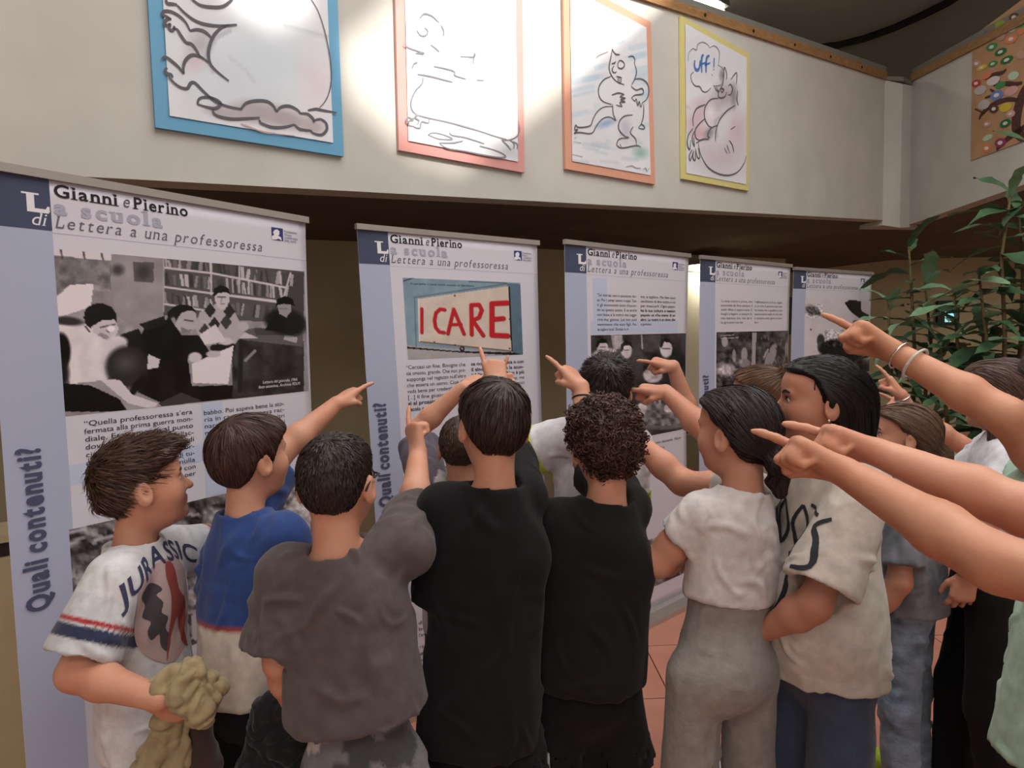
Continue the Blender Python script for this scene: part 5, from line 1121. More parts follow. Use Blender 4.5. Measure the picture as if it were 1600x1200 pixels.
def person(sp):
    t0 = time.time(); hx, hy, hd = sp['head']; C = at(hx, hy, hd); yaw = math.radians(sp['yaw']); k = sp.get('k', 1.0)
    Rb = rotm(yaw); r, f = Rb[0], Rb[1]; sc = sp.get('hs', 1.0)
    Rh = rotm(math.radians(sp.get('hyaw', sp['yaw'])), math.radians(sp.get('hpitch', 0)), math.radians(sp.get('hroll', 0)))
    H = C[2] + .105 * sc; ln = sp.get('lean', (0, 0))
    N = C + np.array([0, 0, -.130 * sc]) - f * .030; N = N + np.array(sp.get('neckoff', (0, 0, 0)))
    pel = N - f * ln[0] - r * ln[1]; pel = np.array([pel[0], pel[1], sp.get('pelz', .53) * H])
    spine = unit(N - pel); hw = sp.get('hw', .112) * k
    root = thing('person', sp['label'], 'person', (pel[0], pel[1], 0), sp.get('group', 'schoolchildren pointing at the banners'))
    skin = skin_mat(sp.get('skin', (205, 150, 124)))
    prims = []; fine = []; arms = {}
    tall = sp.get('arm', 1.0) * k
    for s_, sd in ((1, 'R'), (-1, 'L')):
        A = sp['arms'].get(sd, {}); S = N + r * (s_ * hw) - spine * .068 + f * .010 + np.array(A.get('sh', (0, 0, 0)))
        if 'w' in A: W = at(*A['w']) if not A.get('world') else np.array(A['w'])
        else: hg = A.get('hang', (.05, .10)); W = S + np.array([0, 0, -.44 * tall]) + f * hg[1] + r * s_ * hg[0]
        pole = A.get('bend', -f * .6 + r * s_ * .4 - ZUP * .4); E_, W = ik(S, W, .255 * tall, .225 * tall, pole)
        if 'e' in A: E_ = at(*A['e'])
        fd = unit(W - E_); hd_ = unit(at(*A['tip']) - W) if 'tip' in A else unit(fd + np.array(A.get('flex', (0, 0, 0))))
        pn = np.array(A.get('pn', (0, 0, -1.0))) if 'pn' in A else (np.array([0, 0, -1.0]) if abs(fd[2]) < .75 else -r * s_ * 1.0)
        ar = sp.get('ar', 1.0)
        arms[sd] = (S, E_, W, hd_)
        mid = W + (E_ - W) * .68
        q_ = S + (E_ - S) * .6; prims += [cone(S, q_, .026 * ar, .036 * ar, .02), cone(q_, E_, .037 * ar, .034 * ar, .02), cone(E_, mid, .035 * ar, .0375 * ar, .02), cone(mid, W, .037 * ar, .0235 * ar, .015)]
        hsx = sp.get('hand', .92) * k
        prims += hand_prims(W - fd * .004, hd_, pn, sd, A.get('hand', 'relax'), hsx)
        tip = W + hd_ * .08
        if A.get('hand') == 'point': fine.append((np.minimum(W, tip) - .05, np.maximum(W, tip) + .05, sp.get('hh', .0040)))
        elif 'w' in A: fine.append((np.minimum(W, tip) - .05, np.maximum(W, tip) + .05, .0055))
    hb = C + Rh.T @ np.array([0, -.025, -.06]) * sc
    prims += [cone(N - spine * .03, hb, .050 * sc, .046 * sc, .02)] + head_prims(C, Rh, sc)
    fine.append((C - .10, C + .11, sp.get('hf', .0052)))
    for sd in ('R', 'L'): prims.append(cone(N - spine * .03, arms[sd][0], .036, .026, .02))
    prims.append(etube(N - spine * .05, pel, (hw * .72, .055), (.085, .055), r, f, .03))
    # legs
    legs = []
    for s_ in (-1, 1):
        st = sp.get('stance', (0, 0)); hip = pel + r * s_ * sp.get('hipw', .068) * k - ZUP * .02; kn = hip + (r * s_ * .012 + f * .015) + np.array([0, 0, .275 * H - hip[2]]) + f * (st[0] * s_ * .5)
        an = np.array([kn[0], kn[1], .075]) - f * .02 + f * (st[0] * s_ * .5) + r * s_ * .01
        bare = sp.get('bare', .0); th = .042 * k
        km = hip + (kn - hip) * .55; prims += [cone(hip, km, th, (.056 if bare else .044) * k, .02), cone(km, kn, (.056 if bare else .044) * k, .046 * k, .02), cone(kn, kn + (an - kn) * .35 - f * .008, .046 * k, .046 * k, .02), cone(kn + (an - kn) * .35 - f * .008, an, .045 * k, .029 * k, .02), cone(an - f * .015 - ZUP * .02, an + f * .10 - ZUP * .045, .03, .024, .02)]
        legs.append((hip, kn, an))
    V, F = run_field(prims, sp.get('h', .0125), fine, .005); V = relax(V, F, 1, .35)
    obj('body', V, F, skin, root, True)
    # eyes and brows
    if sp.get('eyes', True):
        hl = lambda p: C + (np.asarray(p) * sc) @ Rh
        near = np.linalg.norm(V[F].mean(1) - (C + Rh[1] * .05), axis=1) < .11; Fn = F[near]; uq, iv = np.unique(Fn, return_inverse=True); fwd = Rh[1]
        bvh = BVHTree.FromPolygons([tuple(map(float, v)) for v in V[uq]], [tuple(map(int, q)) for q in iv.reshape(Fn.shape)])
        def lay_on(P, off=.0012):            # rests brow, lash and lip lines on the skin
            out = []
            for p in P:
                hit = bvh.ray_cast(Vector(p + fwd * .06), Vector(-fwd)); out.append(np.array(hit[0]) + fwd * off if hit[0] is not None else p)
            return np.array(out)
        for s_ in (-1, 1):
            u = np.linspace(0, math.pi, 9); vv = np.linspace(0, 2 * math.pi, 13)[:-1]; P = []; cc = []
            for a in u:
                for b in vv: P.append((math.sin(a) * math.cos(b), math.cos(a), math.sin(a) * math.sin(b)))
                cc += [(24, 18, 16) if a < .3 else ((72, 46, 32) if a < .62 else (222, 214, 208))] * 12
            P = np.array(P) * .0122 + np.array([s_ * .031, .0700, .003]); Fq = [(i * 12 + j, i * 12 + (j + 1) % 12, (i + 1) * 12 + (j + 1) % 12, (i + 1) * 12 + j) for i in range(8) for j in range(12)]
            obj('eye', hl(P), Fq, mat('eye', (255, 255, 255), .15, vcol='Col', spec=.6), root, True, lin(np.array(cc)))
            rb = np.array([(s_ * (.014 + .036 * t), .0865 - .020 * t * t, .019 + .007 * math.sin(t * 2.6)) for t in np.linspace(0, 1, 8)]); Vb, Fb = ribbon(hl(rb), .0080, Rh[1]); obj('eyebrow', lay_on(Vb), Fb, mat('brow ' + str(sp['hc']), tuple(np.array(sp['hc']) * .9), .7), root)
            rb = np.array([(s_ * (.019 + .025 * t), .0805 - .008 * (2 * t - 1) ** 2 - .003 * t, .0045 + .0062 * math.sin(t * math.pi)) for t in np.linspace(0, 1, 8)]); Vb, Fb = ribbon(hl(rb), .0036, Rh[1]); obj('eyelashes', np.where((((Vb - lay_on(Vb)) @ fwd) > 0)[:, None], Vb, lay_on(Vb)), Fb, mat('lash', (30, 22, 20), .7), root)
        rb = np.array([(.019 * t, .0885 - .006 * t * t, -.0553 - .0015 * t * t) for t in np.linspace(-1, 1, 9)]); Vb, Fb = ribbon(hl(rb), .0026, Rh[1]); obj('mouth_line', lay_on(Vb), Fb, mat('lip line', (132, 72, 66), .6), root)
    # hair
    st = HAIR[sp['hair']]; fn = hair_fn(st); ext = .21 if sp['hair'] in ('long', 'sleeklong', 'lowpony') else .0
    lo = np.array([-.14, -.19, -.15 - ext]); hi = np.array([.14, .14, .16]); hV, hF = mesh_fn(fn, lo, hi, .0062); hN = vnormals(hV, hF)
    nv = len(hV); base = col(sp['hc']); var = .75 + .25 * fbm(hV, 60, 3); parts = [(hV, hF, var)]
    sd = int(hx)
    if st.get('curl'): cv = curls(hV[core(hV) > .004], hN[core(hV) > .004], st['curl'], sd); parts.append(cv)
    if st['n']:
        okv = core(hV) > .0005; parts.append(strands(fn, hV[okv], hN[okv], int(st['n'] * sp.get('hn', 1)), st['flow'], st['len'], sd, lift=st['lift'], w0=sp.get('hw0', .0013), wob=st.get('wob', 0)))
    n = 0; VV = []; FF = []; CC = []
    for pv, pf, pvar in parts:
        VV.append(pv); FF.append(pf + n); n += len(pv); CC.append(np.clip(base[None] * pvar[:, None], 0, 1))
    hairV = C + (np.concatenate(VV) * sc) @ Rh
    obj('hair', hairV, np.concatenate(FF), hair_mat('sheen', sp.get('hrough', .42)), root, True, np.concatenate(CC))
    # shirt
    sh = sp['shirt']; e = sh.get('ease', .014); hem = sh.get('hem', .53) * H; P = []
    hemP = np.array([pel[0], pel[1], hem]) + (N - pel) * ((hem - pel[2]) / (N[2] - pel[2])) * np.array([1, 1, 0])
    Nc = N - spine * .022 + f * .004; nd = unit(hb - N + np.array([0, 0, .02])); nr = sh.get('neck', .054) * sc
    P += [ellip(N - spine * .16 + f * .004, (hw + .002 + e, .076 + e, .14), np.stack([r, f, spine]), .03)]
    P += [cutcone(N - spine * .08, N - nd * .004, .078, nr + .012, .035)]
    for sd, s_ in (('R', 1), ('L', -1)):
        S, E_, W, _ = arms[sd]; P.append(cone(Nc - spine * .02 + r * s_ * .03, S - r * s_ * .012, .040 + e * .4, .041 + e * .6, .02))
    bl = sh.get('w1', (.116, .094)); P.append(etube(N - spine * .165, hemP, (hw - .002 + e * .8, .072 + e), (bl[0] * k + e, bl[1] * k + e), r, f, .010))
    P.append(ellip(pel + ZUP * .0 + f * .01, (.114 * k + e, .094 * k + e, .12), np.stack([r, f, ZUP]), .015))
    if sh.get('belly'): P.append(ellip(pel + ZUP * .12 + f * .03, (.13 * k + e, .105 + e + sh['belly'], .16), np.stack([r, f, ZUP]), .06))
    sl = sh.get('sleeve', .66); sw = sh.get('sw', (.044, .054))
    slv = {}
    for sd in ('R', 'L'):
        S, E_, W, _ = arms[sd]; d = E_ - S; Ls = sp['arms'].get(sd, {}).get('sl', sl) * np.linalg.norm(d); u = unit(d); end = S + u * Ls; P.append(cutcone(S - u * .01, end, sw[0] + .004 + e * .6, sw[1] + e, .03)); slv[sd] = (S, u, Ls)
    big = [np.array([-9, -9, -9.]), np.array([9, 9, 9.])]
    tilt = np.array(sh.get('tilt', (0, 0, 0))); P.append(half(hemP, np.array([0, 0, -1.0]) + tilt, *big))
    for sd in (('R', 'L') if sh.get('open') else ()):
        S, u, Ls = slv[sd]; end = S + u * Ls; q = cutcone(end - u * .022, end + u * .03, sw[1] + e - .0125, sw[1] + e - .0115); P.append((q[0], q[1], q[2], 0, 's'))
    q = etube(hemP - ZUP * .03, hemP + ZUP * .045, (bl[0] * k + e - .016, bl[1] * k + e - .016), (bl[0] * k + e - .018, bl[1] * k + e - .018), r, f)
    if sh.get('open'): P.append((q[0], q[1], q[2], 0, 's'))
    q = etube(N - nd * .024, N + nd * .12, (nr, nr), (nr + .01, nr + .01), r, unit(np.cross(nd, r))); P.append((q[0], q[1], q[2], 0, 's'))
    V, F, Nn = cloth_mesh(P, sh.get('h', .0060 if sh.get('open') else .0084), sh.get('amp', .006), int(hx) % 97)
    loc = lambda V: ((V - N) @ r, (V - N) @ f, V[:, 2])
    def sleeve_t(V):
        best = np.full(len(V), -1.0); which = np.zeros(len(V))
        for i, sd in enumerate(('R', 'L')):
            S, u, Ls = slv[sd]; t = (V - S) @ u; rad = np.linalg.norm(V - S - t[:, None] * u, axis=1); s_ = 1 if sd == 'R' else -1
            ok = (rad < sw[1] + e + .025) & (t > .03) & (t < Ls + .02) & (((V - N) @ r) * s_ > hw * .6 - .0 * t)
            if u[2] < -.7: ok &= (((V - N) @ r) * s_ > hw * .93)
            best[ok] = (t / Ls)[ok]
        return best
    if callable(sh['col']): cc = sh['col'](V, loc(V), sleeve_t(V), dict(H=H, N=N, hem=hem, S=slv))
    else: cc = np.tile(col(sh['col']), (len(V), 1))
    so_ = obj('shirt', V, F, sh.get('mat', COTTON), root, True, cc)
    # trousers or shorts
    pt = sp['pants']; P = []; wz = pt.get('waist', .60) * H; wc = np.array([pel[0], pel[1], wz]) + (N - pel) * ((wz - pel[2]) / (N[2] - pel[2])) * np.array([1, 1, 0])
    pe = pt.get('ease', .0); lw = pt.get('leg', (.074, .064, .060))
    P.append(etube(wc, pel - ZUP * .03, (.096 * k + pe, .076 * k + pe), (.108 * k + pe, .084 * k + pe), r, f, .02)); P.append(ellip(pel - f * pt.get('butt', .004) - ZUP * .01, (.104 * k + pe, .088 * k + pe, .095), np.stack([r, f, ZUP]), .03))
    ends = []
    for hip, kn, an in legs:
        if pt.get('short'):
            e_ = hip + (kn - hip) * pt['short']; P.append(cutcone(hip, e_, .060 * k, lw[1] + pe, .03)); u = unit(kn - hip); q = cutcone(e_ - u * .03, e_ + u * .03, lw[1] + pe - .018, lw[1] + pe - .016); ends.append((q[0], q[1], q[2], 0, 's'))
        else:
            P.append(cone(hip, kn, min(lw[0] + pe, .068), lw[1] + pe, .035)); e_ = an - ZUP * .01; P.append(cutcone(kn, e_, lw[1] + pe, lw[2] + pe, .03)); u = unit(e_ - kn); q = cutcone(e_ - u * .05, e_ + u * .03, lw[2] + pe - .014, lw[2] + pe - .014); ends.append((q[0], q[1], q[2], 0, 's'))
    P += ends
    if pt.get('band'): P.append(etube(wc - ZUP * .045, wc + ZUP * .0, (.103 * k + pe, .082 * k + pe), (.102 * k + pe, .081 * k + pe), r, f, .004))
    V, F, Nn = cloth_mesh(P, pt.get('h', .0108), pt.get('amp', .005), int(hy) % 89, (6, 6, 4))
    cc = pt['col'](V, ((V - pel) @ r, (V - pel) @ f, V[:, 2])) if callable(pt['col']) else np.tile(col(pt['col']), (len(V), 1))
    obj(pt.get('name', 'shorts' if pt.get('short') else 'trousers'), V, F, pt.get('mat', COTTON), root, True, cc)
    # shoes
    sc_ = sp.get('shoe', (60, 60, 66))
    for hip, kn, an in legs:
        g = np.array([an[0], an[1], 0]); toe = f; Pq = [cone(g + ZUP * .045 - toe * .03, g + ZUP * .042 + toe * .13, .036, .034, .02), cone(g + ZUP * .05 - toe * .02, g + ZUP * .085, .040, .040, .02), ellip(g + ZUP * .045 + toe * .12, (.042, .05, .034), np.stack([r, f, ZUP]), .02)]
        Pq += [half(g + ZUP * .018, (0, 0, -1), *big)]; V, F = run_field(Pq, .011); sh_o = obj('shoe', V, F, SHOEM, root, True, np.tile(col(sc_), (len(V), 1)))
        Pq = [etube(g + toe * .05, g + toe * .05 + ZUP * .024, (.043, .125), (.045, .127), r, f, 0)]; V, F = run_field(Pq, .012); obj('sole', V, F, rubber, sh_o, True)
    info = dict(root=root, C=C, N=N, r=r, f=f, pel=pel, H=H, arms=arms, legs=legs, shirt=so_, Rh=Rh, sc=sc, hw=hw, k=k); PEOPLE.append(info)
    for nm, sd, t, rad, m_ in sp.get('bands', []):
        S, E_, W, _ = arms[sd]; u = unit(E_ - W); c = W + u * t; a = unit(np.cross(u, ZUP + .01)); b = np.cross(u, a)
        P = [c + (a * math.cos(q) + b * math.sin(q)) * rad[0] for q in np.linspace(0, 2 * math.pi, 25)]
        o = MB().tube(P, rad[1], 6, False).build(nm, m_, root, True)
    return info
def subdiv(V, F, it=2):
    V = [tuple(map(float, v)) for v in V]; T = []
    for f in F: T += [(f[0], f[i], f[i + 1]) for i in range(1, len(f) - 1)]
    for _ in range(it):
        mid = {}; N2 = []
        def m(a, b):
            k = (min(a, b), max(a, b))
            if k not in mid: mid[k] = len(V); V.append(((V[a][0] + V[b][0]) / 2, (V[a][1] + V[b][1]) / 2))
            return mid[k]
        for a, b, c in T:
            if max(abs(V[a][0] - V[b][0]) + abs(V[a][1] - V[b][1]), abs(V[c][0] - V[b][0]) + abs(V[c][1] - V[b][1]), abs(V[a][0] - V[c][0]) + abs(V[a][1] - V[c][1])) < .008: N2.append((a, b, c)); continue
            ab, bc, ca = m(a, b), m(b, c), m(c, a); N2 += [(a, ab, ca), (ab, b, bc), (ca, bc, c), (ab, bc, ca)]
        T = N2
    return np.array(V), T
def print_on(info, V2, F, m, name, origin, du, dv, dirn, off=.0018):
    """wraps flat print onto the shirt cloth"""
    me = info['shirt'].data; o0 = origin_of(info['shirt']); co = np.zeros(len(me.vertices) * 3, np.float32); me.vertices.foreach_get('co', co); co = co.reshape(-1, 3) + o0
    bv = BVHTree.FromPolygons([tuple(map(float, v)) for v in co], [tuple(p.vertices) for p in me.polygons]); out = []
    V2, F = subdiv(V2[:, :2], F, 4)
    for u, v in V2:
        p = origin + du * u + dv * v; h = bv.ray_cast(Vector(p), Vector(dirn)); out.append(np.array(h[0]) - dirn * off if h[0] is not None else p + dirn * .2)
    o = obj(name, np.array(out), F, m, info['root']); o['kind'] = 'stuff'; return o
# ------------------------------------------------------------------ the children
def lay(out, w, c): w = np.clip(w, 0, 1)[:, None]; return out * (1 - w) + col(c)[None] * w
def ramp(x, a, wd=.02): return np.clip((x - a) / wd + .5, 0, 1)
def jurassic(V, l, s, c):
    out = np.tile(col((214, 214, 216)), (len(V), 1)); out = lay(out, (s > 0) * .75, (196, 198, 202))
    out = lay(out, ramp(s, .52) * (1 - ramp(s, .585)), (172, 52, 54)); return lay(out, ramp(s, .615) * (1 - ramp(s, .79)), (44, 50, 78))
def blueblock(V, l, st, c):
    out = np.tile(col((44, 70, 128)), (len(V), 1)); z = l[2]; b = c['hem'] + .185; ns = (st < 0) * 1.0
    out = lay(out, ramp(-z, -b, .006) * ns, (206, 198, 186)); out = lay(out, ramp(-z, -b - .008, .006) * ramp(z, b - .003, .006) * ns, (150, 62, 50)); out = lay(out, ramp(st, .86), (200, 96, 80)); return lay(out, ramp(st, .92), (210, 200, 196))
def raglan(V, l, st, c):
    out = np.tile(col((188, 184, 184)), (len(V), 1)); out[(np.abs(l[0]) > .085) & (V[:, 2] > c['N'][2] - .17)] = col((92, 84, 96)); out[st > 0] = col((92, 84, 96)); return out
def neonsleeve(V, l, st, c):
    out = np.tile(col((226, 226, 232)), (len(V), 1)); return lay(out, ramp(st, .60) * (1 - ramp(st, .80)), (206, 226, 40))
def camo(V, l):
    n = fbm(V, 16, 4, 2); out = np.tile(col((96, 104, 84)), (len(V), 1)); out[n > .15] = col((62, 66, 54)); out[n < -.3] = col((150, 150, 128)); return out
def scribble(V, l):
    n = np.abs(fbm(V, 22, 8, 2)); out = np.tile(col((206, 200, 196)), (len(V), 1)); out[n < .09] = col((40, 38, 42)); return out
def darkstripe(V, l):
    out = np.tile(col((16, 16, 20)), (len(V), 1)); out[(np.abs(l[0]) > .148) & (np.abs(l[1] + .01) < .012) & (V[:, 2] < .70)] = col((200, 200, 206)); return out
def tiedye(V, l, st, c):
    n = fbm(V * np.array([1, 1, .5]), 22, 3, 3)[:, None]; return np.clip(col((112, 116, 124))[None] * (1 + .55 * n), 0, 1)
def palejean(V, l):
    n = fbm(V * np.array([1, 1, 2.2]), 18, 3, 3)[:, None]; return np.clip(col((122, 138, 156))[None] * (1 + .45 * n), 0, 1)
def greypaint(V, l):
    n = fbm(V, 10, 3, 3); out = np.tile(col((120, 118, 122)), (len(V), 1)); out[n > .25] = col((196, 194, 196)); out[n < -.4] = col((70, 70, 74)); return out
white_band = mat('white rubber band', (226, 222, 220), .5); black_band = mat('black cord band', (30, 26, 26), .6); silver_b = mat('silver bangle', (206, 200, 192), .25, metal=.9); clear_b = mat('clear band', (196, 190, 182), .2)
SK = (200, 149, 124); SKD = (190, 138, 114)
BLACK = (17, 17, 20)
CAST = dict(
 jurassic=dict(label='boy in white dinosaur print tee holding a khaki jacket', head=(224, 760, 1.57), hs=.93, yaw=88, hyaw=51, hpitch=8, hroll=-4, lean=(.0, .02), skin=SK, hair='tousled', hc=(74, 54, 44), hf=.0036,
   arms=dict(R=dict(w=(250, 1092, 1.36), e=(118, 1052, 1.40), hand='fist', pn=(0.2, .6, -.5), tip=(300, 1122, 1.42)), L=dict(w=(396, 735, 1.92), bend=(0, .3, -1), hand='point')),
   shirt=dict(open=True, col=jurassic, hem=.48, ease=.018, sleeve=.82, sw=(.047, .056), amp=.006), pants=dict(col=camo, short=.8, leg=(.08, .078, 0)), shoe=(200, 200, 200)),
 blue=dict(label='boy in royal blue tee with cream lower band, pointing up', head=(392, 716, 1.66), hs=.92, yaw=22, hyaw=34, hpitch=6, lean=(.03, -.02), skin=SK, hair='bowl', hc=(66, 45, 38), hf=.0044,
   arms=dict(L=dict(w=(526, 631, 2.02), e=(438, 708, 1.90), hand='point', tip=(575, 594, 2.12), pn=(.3, .2, -1), sh=(.06, .06, .01)), R=dict(w=(500, 950, 1.9))),
   shirt=dict(open=True, col=blueblock, hem=.54, ease=.018, sleeve=.72, neck=.058, amp=.007), pants=dict(col=(17, 18, 24), mat=DARKC, short=.9, leg=(.082, .082, 0)), shoe=(60, 60, 66)),
 greytee=dict(label='boy with cropped hair and glasses in charcoal grey tee, arm straight up', head=(527, 756, 1.40), hs=.96, yaw=2, hyaw=6, lean=(.02, -.05), k=1.02, skin=SK, hair='buzz', hc=(44, 35, 32), hf=.0044,
   arms=dict(R=dict(w=(653, 706, 1.80), e=(648, 806, 1.62), hand='point', tip=(643, 640, 1.84), pn=(.7, .5, 0), sh=(.01, .05, .05)), L=dict(w=(470, 1120, 1.48), e=(440, 1030, 1.38), hand='fist')),
   shirt=dict(open=True, col=(86, 76, 76), hem=.60, ease=.020, sleeve=.86, sw=(.048, .058), w1=(.124, .10), amp=.009), pants=dict(col=greypaint, short=.9, leg=(.084, .084, 0)), shoe=(60, 60, 66)),
 raglan=dict(label='small boy in grey sleeved raglan tee, half hidden, reaching up to the banner', head=(722, 700, 2.15), hs=.92, yaw=8, hyaw=2, skin=SK, hair='buzz', hc=(70, 52, 42), eyes=False, hn=.7,
   arms=dict(L=dict(w=(724, 606, 2.36), bend=(-.8, .2, -.5), hand='point', tip=(752, 585, 2.42), sh=(.0, .05, .05)), R=dict()),
   shirt=dict(col=raglan, hem=.50, ease=.018, sleeve=.75), pants=dict(col=(58, 60, 70), short=.9, leg=(.08, .08, 0)), shoe=(226, 226, 228)),
 blacktee=dict(label='boy with smooth brown hair in black tee, a white band on his raised wrist', head=(771, 666, 1.54), hs=.94, yaw=-4, hyaw=-14, hpitch=-2, hroll=4, lean=(.02, .045), k=1.0, skin=SK, hair='short', hc=(52, 38, 34), hf=.0044,
   arms=dict(R=dict(w=(779, 600, 1.98), bend=(-.3, 0, -1), hand='point', tip=(768, 556, 2.02), pn=(0, .8, -.4), sh=(-.05, .06, .02)), L=dict(w=(742, 985, 1.68), e=(694, 966, 1.54), hand='fist')),
   bands=[('wristband', 'R', .0, (.027, .0045), white_band)],
   shirt=dict(col=BLACK, mat=DARKC, hem=.46, ease=.02, sleeve=.80, sw=(.047, .056), neck=.058, amp=.006), pants=dict(col=darkstripe, mat=DARKC, short=.46, leg=(.086, .088, 0)), bare=1, shoe=(230, 230, 230)),
 neon=dict(label='dark haired boy in white tee with a neon stripe on the sleeve', head=(948, 609, 2.12), hs=.92, yaw=-14, hyaw=6, lean=(0, .05), neckoff=(-.03, 0, 0), k=1.0, skin=SK, hair='thick', hc=(42, 34, 32), eyes=False,
   arms=dict(L=dict(w=(780, 622, 2.2), bend=(-.2, -.1, -1), hand='point', sh=(-.01, .0, .04), sl=.40), R=dict(hang=(-.06, .16))),
   shirt=dict(col=neonsleeve, hem=.47, ease=.022, sleeve=.80, sw=(.048, .06), w1=(.13, .10)), pants=dict(col=scribble, short=.9, leg=(.086, .086, 0)), bare=1, shoe=(230, 230, 230)),
 curly=dict(label='boy with curly brown hair in black tee and black shorts', head=(945, 694, 1.62), hs=.93, yaw=-2, hyaw=-8, lean=(.02, .055), skin=SK, hair='curly', hc=(66, 44, 36), hf=.0044,
   arms=dict(R=dict(w=(908, 604, 1.98), bend=(-.2, .1, -1), hand='point', tip=(868, 556, 2.03), pn=(-.5, .4, -.6), sh=(-.045, .06, .025)), L=dict(w=(874, 975, 1.74), e=(856, 950, 1.64), hand='fist')),
   bands=[('cord_bracelet', 'R', .035, (.027, .0028), black_band)],
   shirt=dict(col=(20, 18, 20), mat=DARKC, hem=.545, ease=.017, sleeve=.74, sw=(.046, .054), neck=.056, amp=.006), pants=dict(col=(14, 13, 16), mat=DARKC, short=.46, leg=(.086, .09, 0)), bare=1, shoe=(230, 230, 230)),
 greyjogger=dict(label='girl with dark knotted hair in white tee and grey sweatpants', head=(1150, 676, 1.60), hs=.94, yaw=-18, hyaw=-36, hpitch=2, lean=(.02, .075), k=.97, hipw=.076, pelz=.575, skin=SK, hair='lowknot', hc=(42, 34, 34), hrough=.33, hf=.0044,
   arms=dict(R=dict(w=(975, 672, 1.96), bend=(.5, 0, -.8), hand='point', sh=(-.03, .05, .03)), L=dict(w=(1062, 870, 1.80), e=(1028, 878, 1.60), hand='relax')),
   shirt=dict(open=True, col=(206, 200, 198), hem=.672, ease=.007, sleeve=.42, sw=(.042, .048), w1=(.106, .082), amp=.005), pants=dict(col=(146, 140, 134), mat=SWEAT, waist=.69, ease=.002, leg=(.060, .062, .066), band=True, amp=.006, butt=.026), shoe=(230, 230, 230)),
 teal=dict(label='girl with brown hair in a bun behind the girl in grey sweatpants', head=(1186, 622, 2.3), hs=.93, yaw=-40, hyaw=-48, skin=SKD, hair='topbun', hc=(98, 72, 54), eyes=False, hn=.8,
   arms=dict(R=dict(w=(1052, 572, 2.5), bend=(.2, .2, -1), hand='point', tip=(984, 552, 2.52), pn=(0, .3, -1), sh=(-.06, .04, .02)), L=dict()),
   shirt=dict(col=(96, 140, 150), hem=.55, h=.01, ease=.012, sleeve=.5), pants=dict(col=(70, 90, 120), mat=DENIM), shoe=(230, 230, 230)),
 creamtee=dict(label='girl with sleek black hair in cream tee with black lettering', head=(1281, 627, 1.58), hs=.94, yaw=-106, hyaw=-76, hpitch=2, lean=(-.02, .0), k=1.02, skin=SKD, hair='sleeklong', hc=(26, 23, 26), hrough=.28, hf=.0036,
   arms=dict(R=dict(w=(1040, 612, 2.12), bend=(.1, .2, -1), hand='point', tip=(960, 600, 2.15), pn=(0, .2, -1), sh=(-.02, .02, .02), sl=.5), L=dict(w=(1195, 985, 1.54), e=(1272, 945, 1.44), hand='relax')),
   shirt=dict(open=True, col=(206, 198, 188), hem=.52, ease=.018, sleeve=.86, sw=(.048, .062), w1=(.135, .115), belly=.008, amp=.009), pants=dict(col=(66, 78, 98), mat=DENIM, leg=(.086, .076, .072), ease=.004), shoe=(60, 60, 66)),
 tiedye=dict(label='girl with light brown hair in marbled grey tee and pale jeans', head=(1412, 682, 2.25), hs=.93, yaw=-48, hyaw=-66, hpitch=4, skin=SK, hair='lowpony', hc=(98, 76, 60), 
   arms=dict(R=dict(w=(1408, 618, 2.5), bend=(.6, .3, -.6), hand='point', tip=(1374, 570, 2.54), pn=(-.4, .2, -.5), sh=(-.02, .03, .04)), L=dict()),
   bands=[('chain_bracelet', 'R', .01, (.026, .0035), silver_b)],
   shirt=dict(col=tiedye, hem=.50, ease=.02, sleeve=.8), pants=dict(col=palejean, mat=DENIM, leg=(.074, .062, .055), amp=.008), shoe=(176, 208, 60)),
 longhair=dict(label='girl with long brown hair in white tee and black trousers at the right', head=(1560, 618, 2.15), hs=.95, yaw=-66, hyaw=-56, lean=(-.06, .04), skin=SK, hair='long', hc=(82, 62, 54), 
   arms=dict(L=dict(w=(1512, 902, 2.08), e=(1545, 800, 2.05), hand='relax'), R=dict(w=(1425, 690, 2.45), bend=(0, 0, -1), hand='point')),
   bands=[('bangle', 'L', .01, (.032, .0035), silver_b)],
   shirt=dict(col=(222, 222, 228), hem=.585, ease=.016, sleeve=.6, w1=(.112, .088)), pants=dict(col=(15, 15, 18), mat=DARKC, waist=.61, leg=(.078, .068, .062), ease=.004), stance=(.06, 0), shoe=(210, 206, 204)),
 hidden=dict(label='child in white tee mostly hidden behind the long haired girl', head=(1572, 655, 2.9), hs=.93, yaw=-70, hyaw=-70, skin=SK, hair='lowpony', hc=(60, 44, 40), eyes=False, hn=.5,
   arms=dict(L=dict(w=(1420, 640, 2.75), bend=(0, 0, -1), hand='point'), R=dict()),
   shirt=dict(col=(224, 226, 232), hem=.52, h=.01, ease=.014, sleeve=.7), pants=dict(col=(70, 84, 110), mat=DENIM), shoe=(222, 218, 212)),
 mint=dict(label='person in mint green top at the right edge, upper arm with bracelets stretched out', head=(1692, 622, 1.36), yaw=-40, hyaw=-30, lean=(0, .06), k=1.05, ar=.95, hand=.98, arm=1.0, skin=(198, 146, 116), hair='long', hc=(70, 52, 46), hn=.5, hh=.0036,
   arms=dict(L=dict(w=(1392, 548, 1.40), e=(1572, 650, 1.24), hand='point', tip=(1284, 474, 1.46), pn=(-.35, -.2, -1), hw=1), R=dict(hang=(.2, -.12))),
   bands=[('silver_bracelet', 'L', .02, (.029, .0022), silver_b), ('clear_bracelet', 'L', .055, (.034, .0030), clear_b)],
   shirt=dict(col=(176, 208, 190), hem=.47, ease=.02, sleeve=.5, w1=(.15, .125), amp=.01), pants=dict(col=(40, 42, 50), mat=DARKC), shoe=(60, 60, 66)),
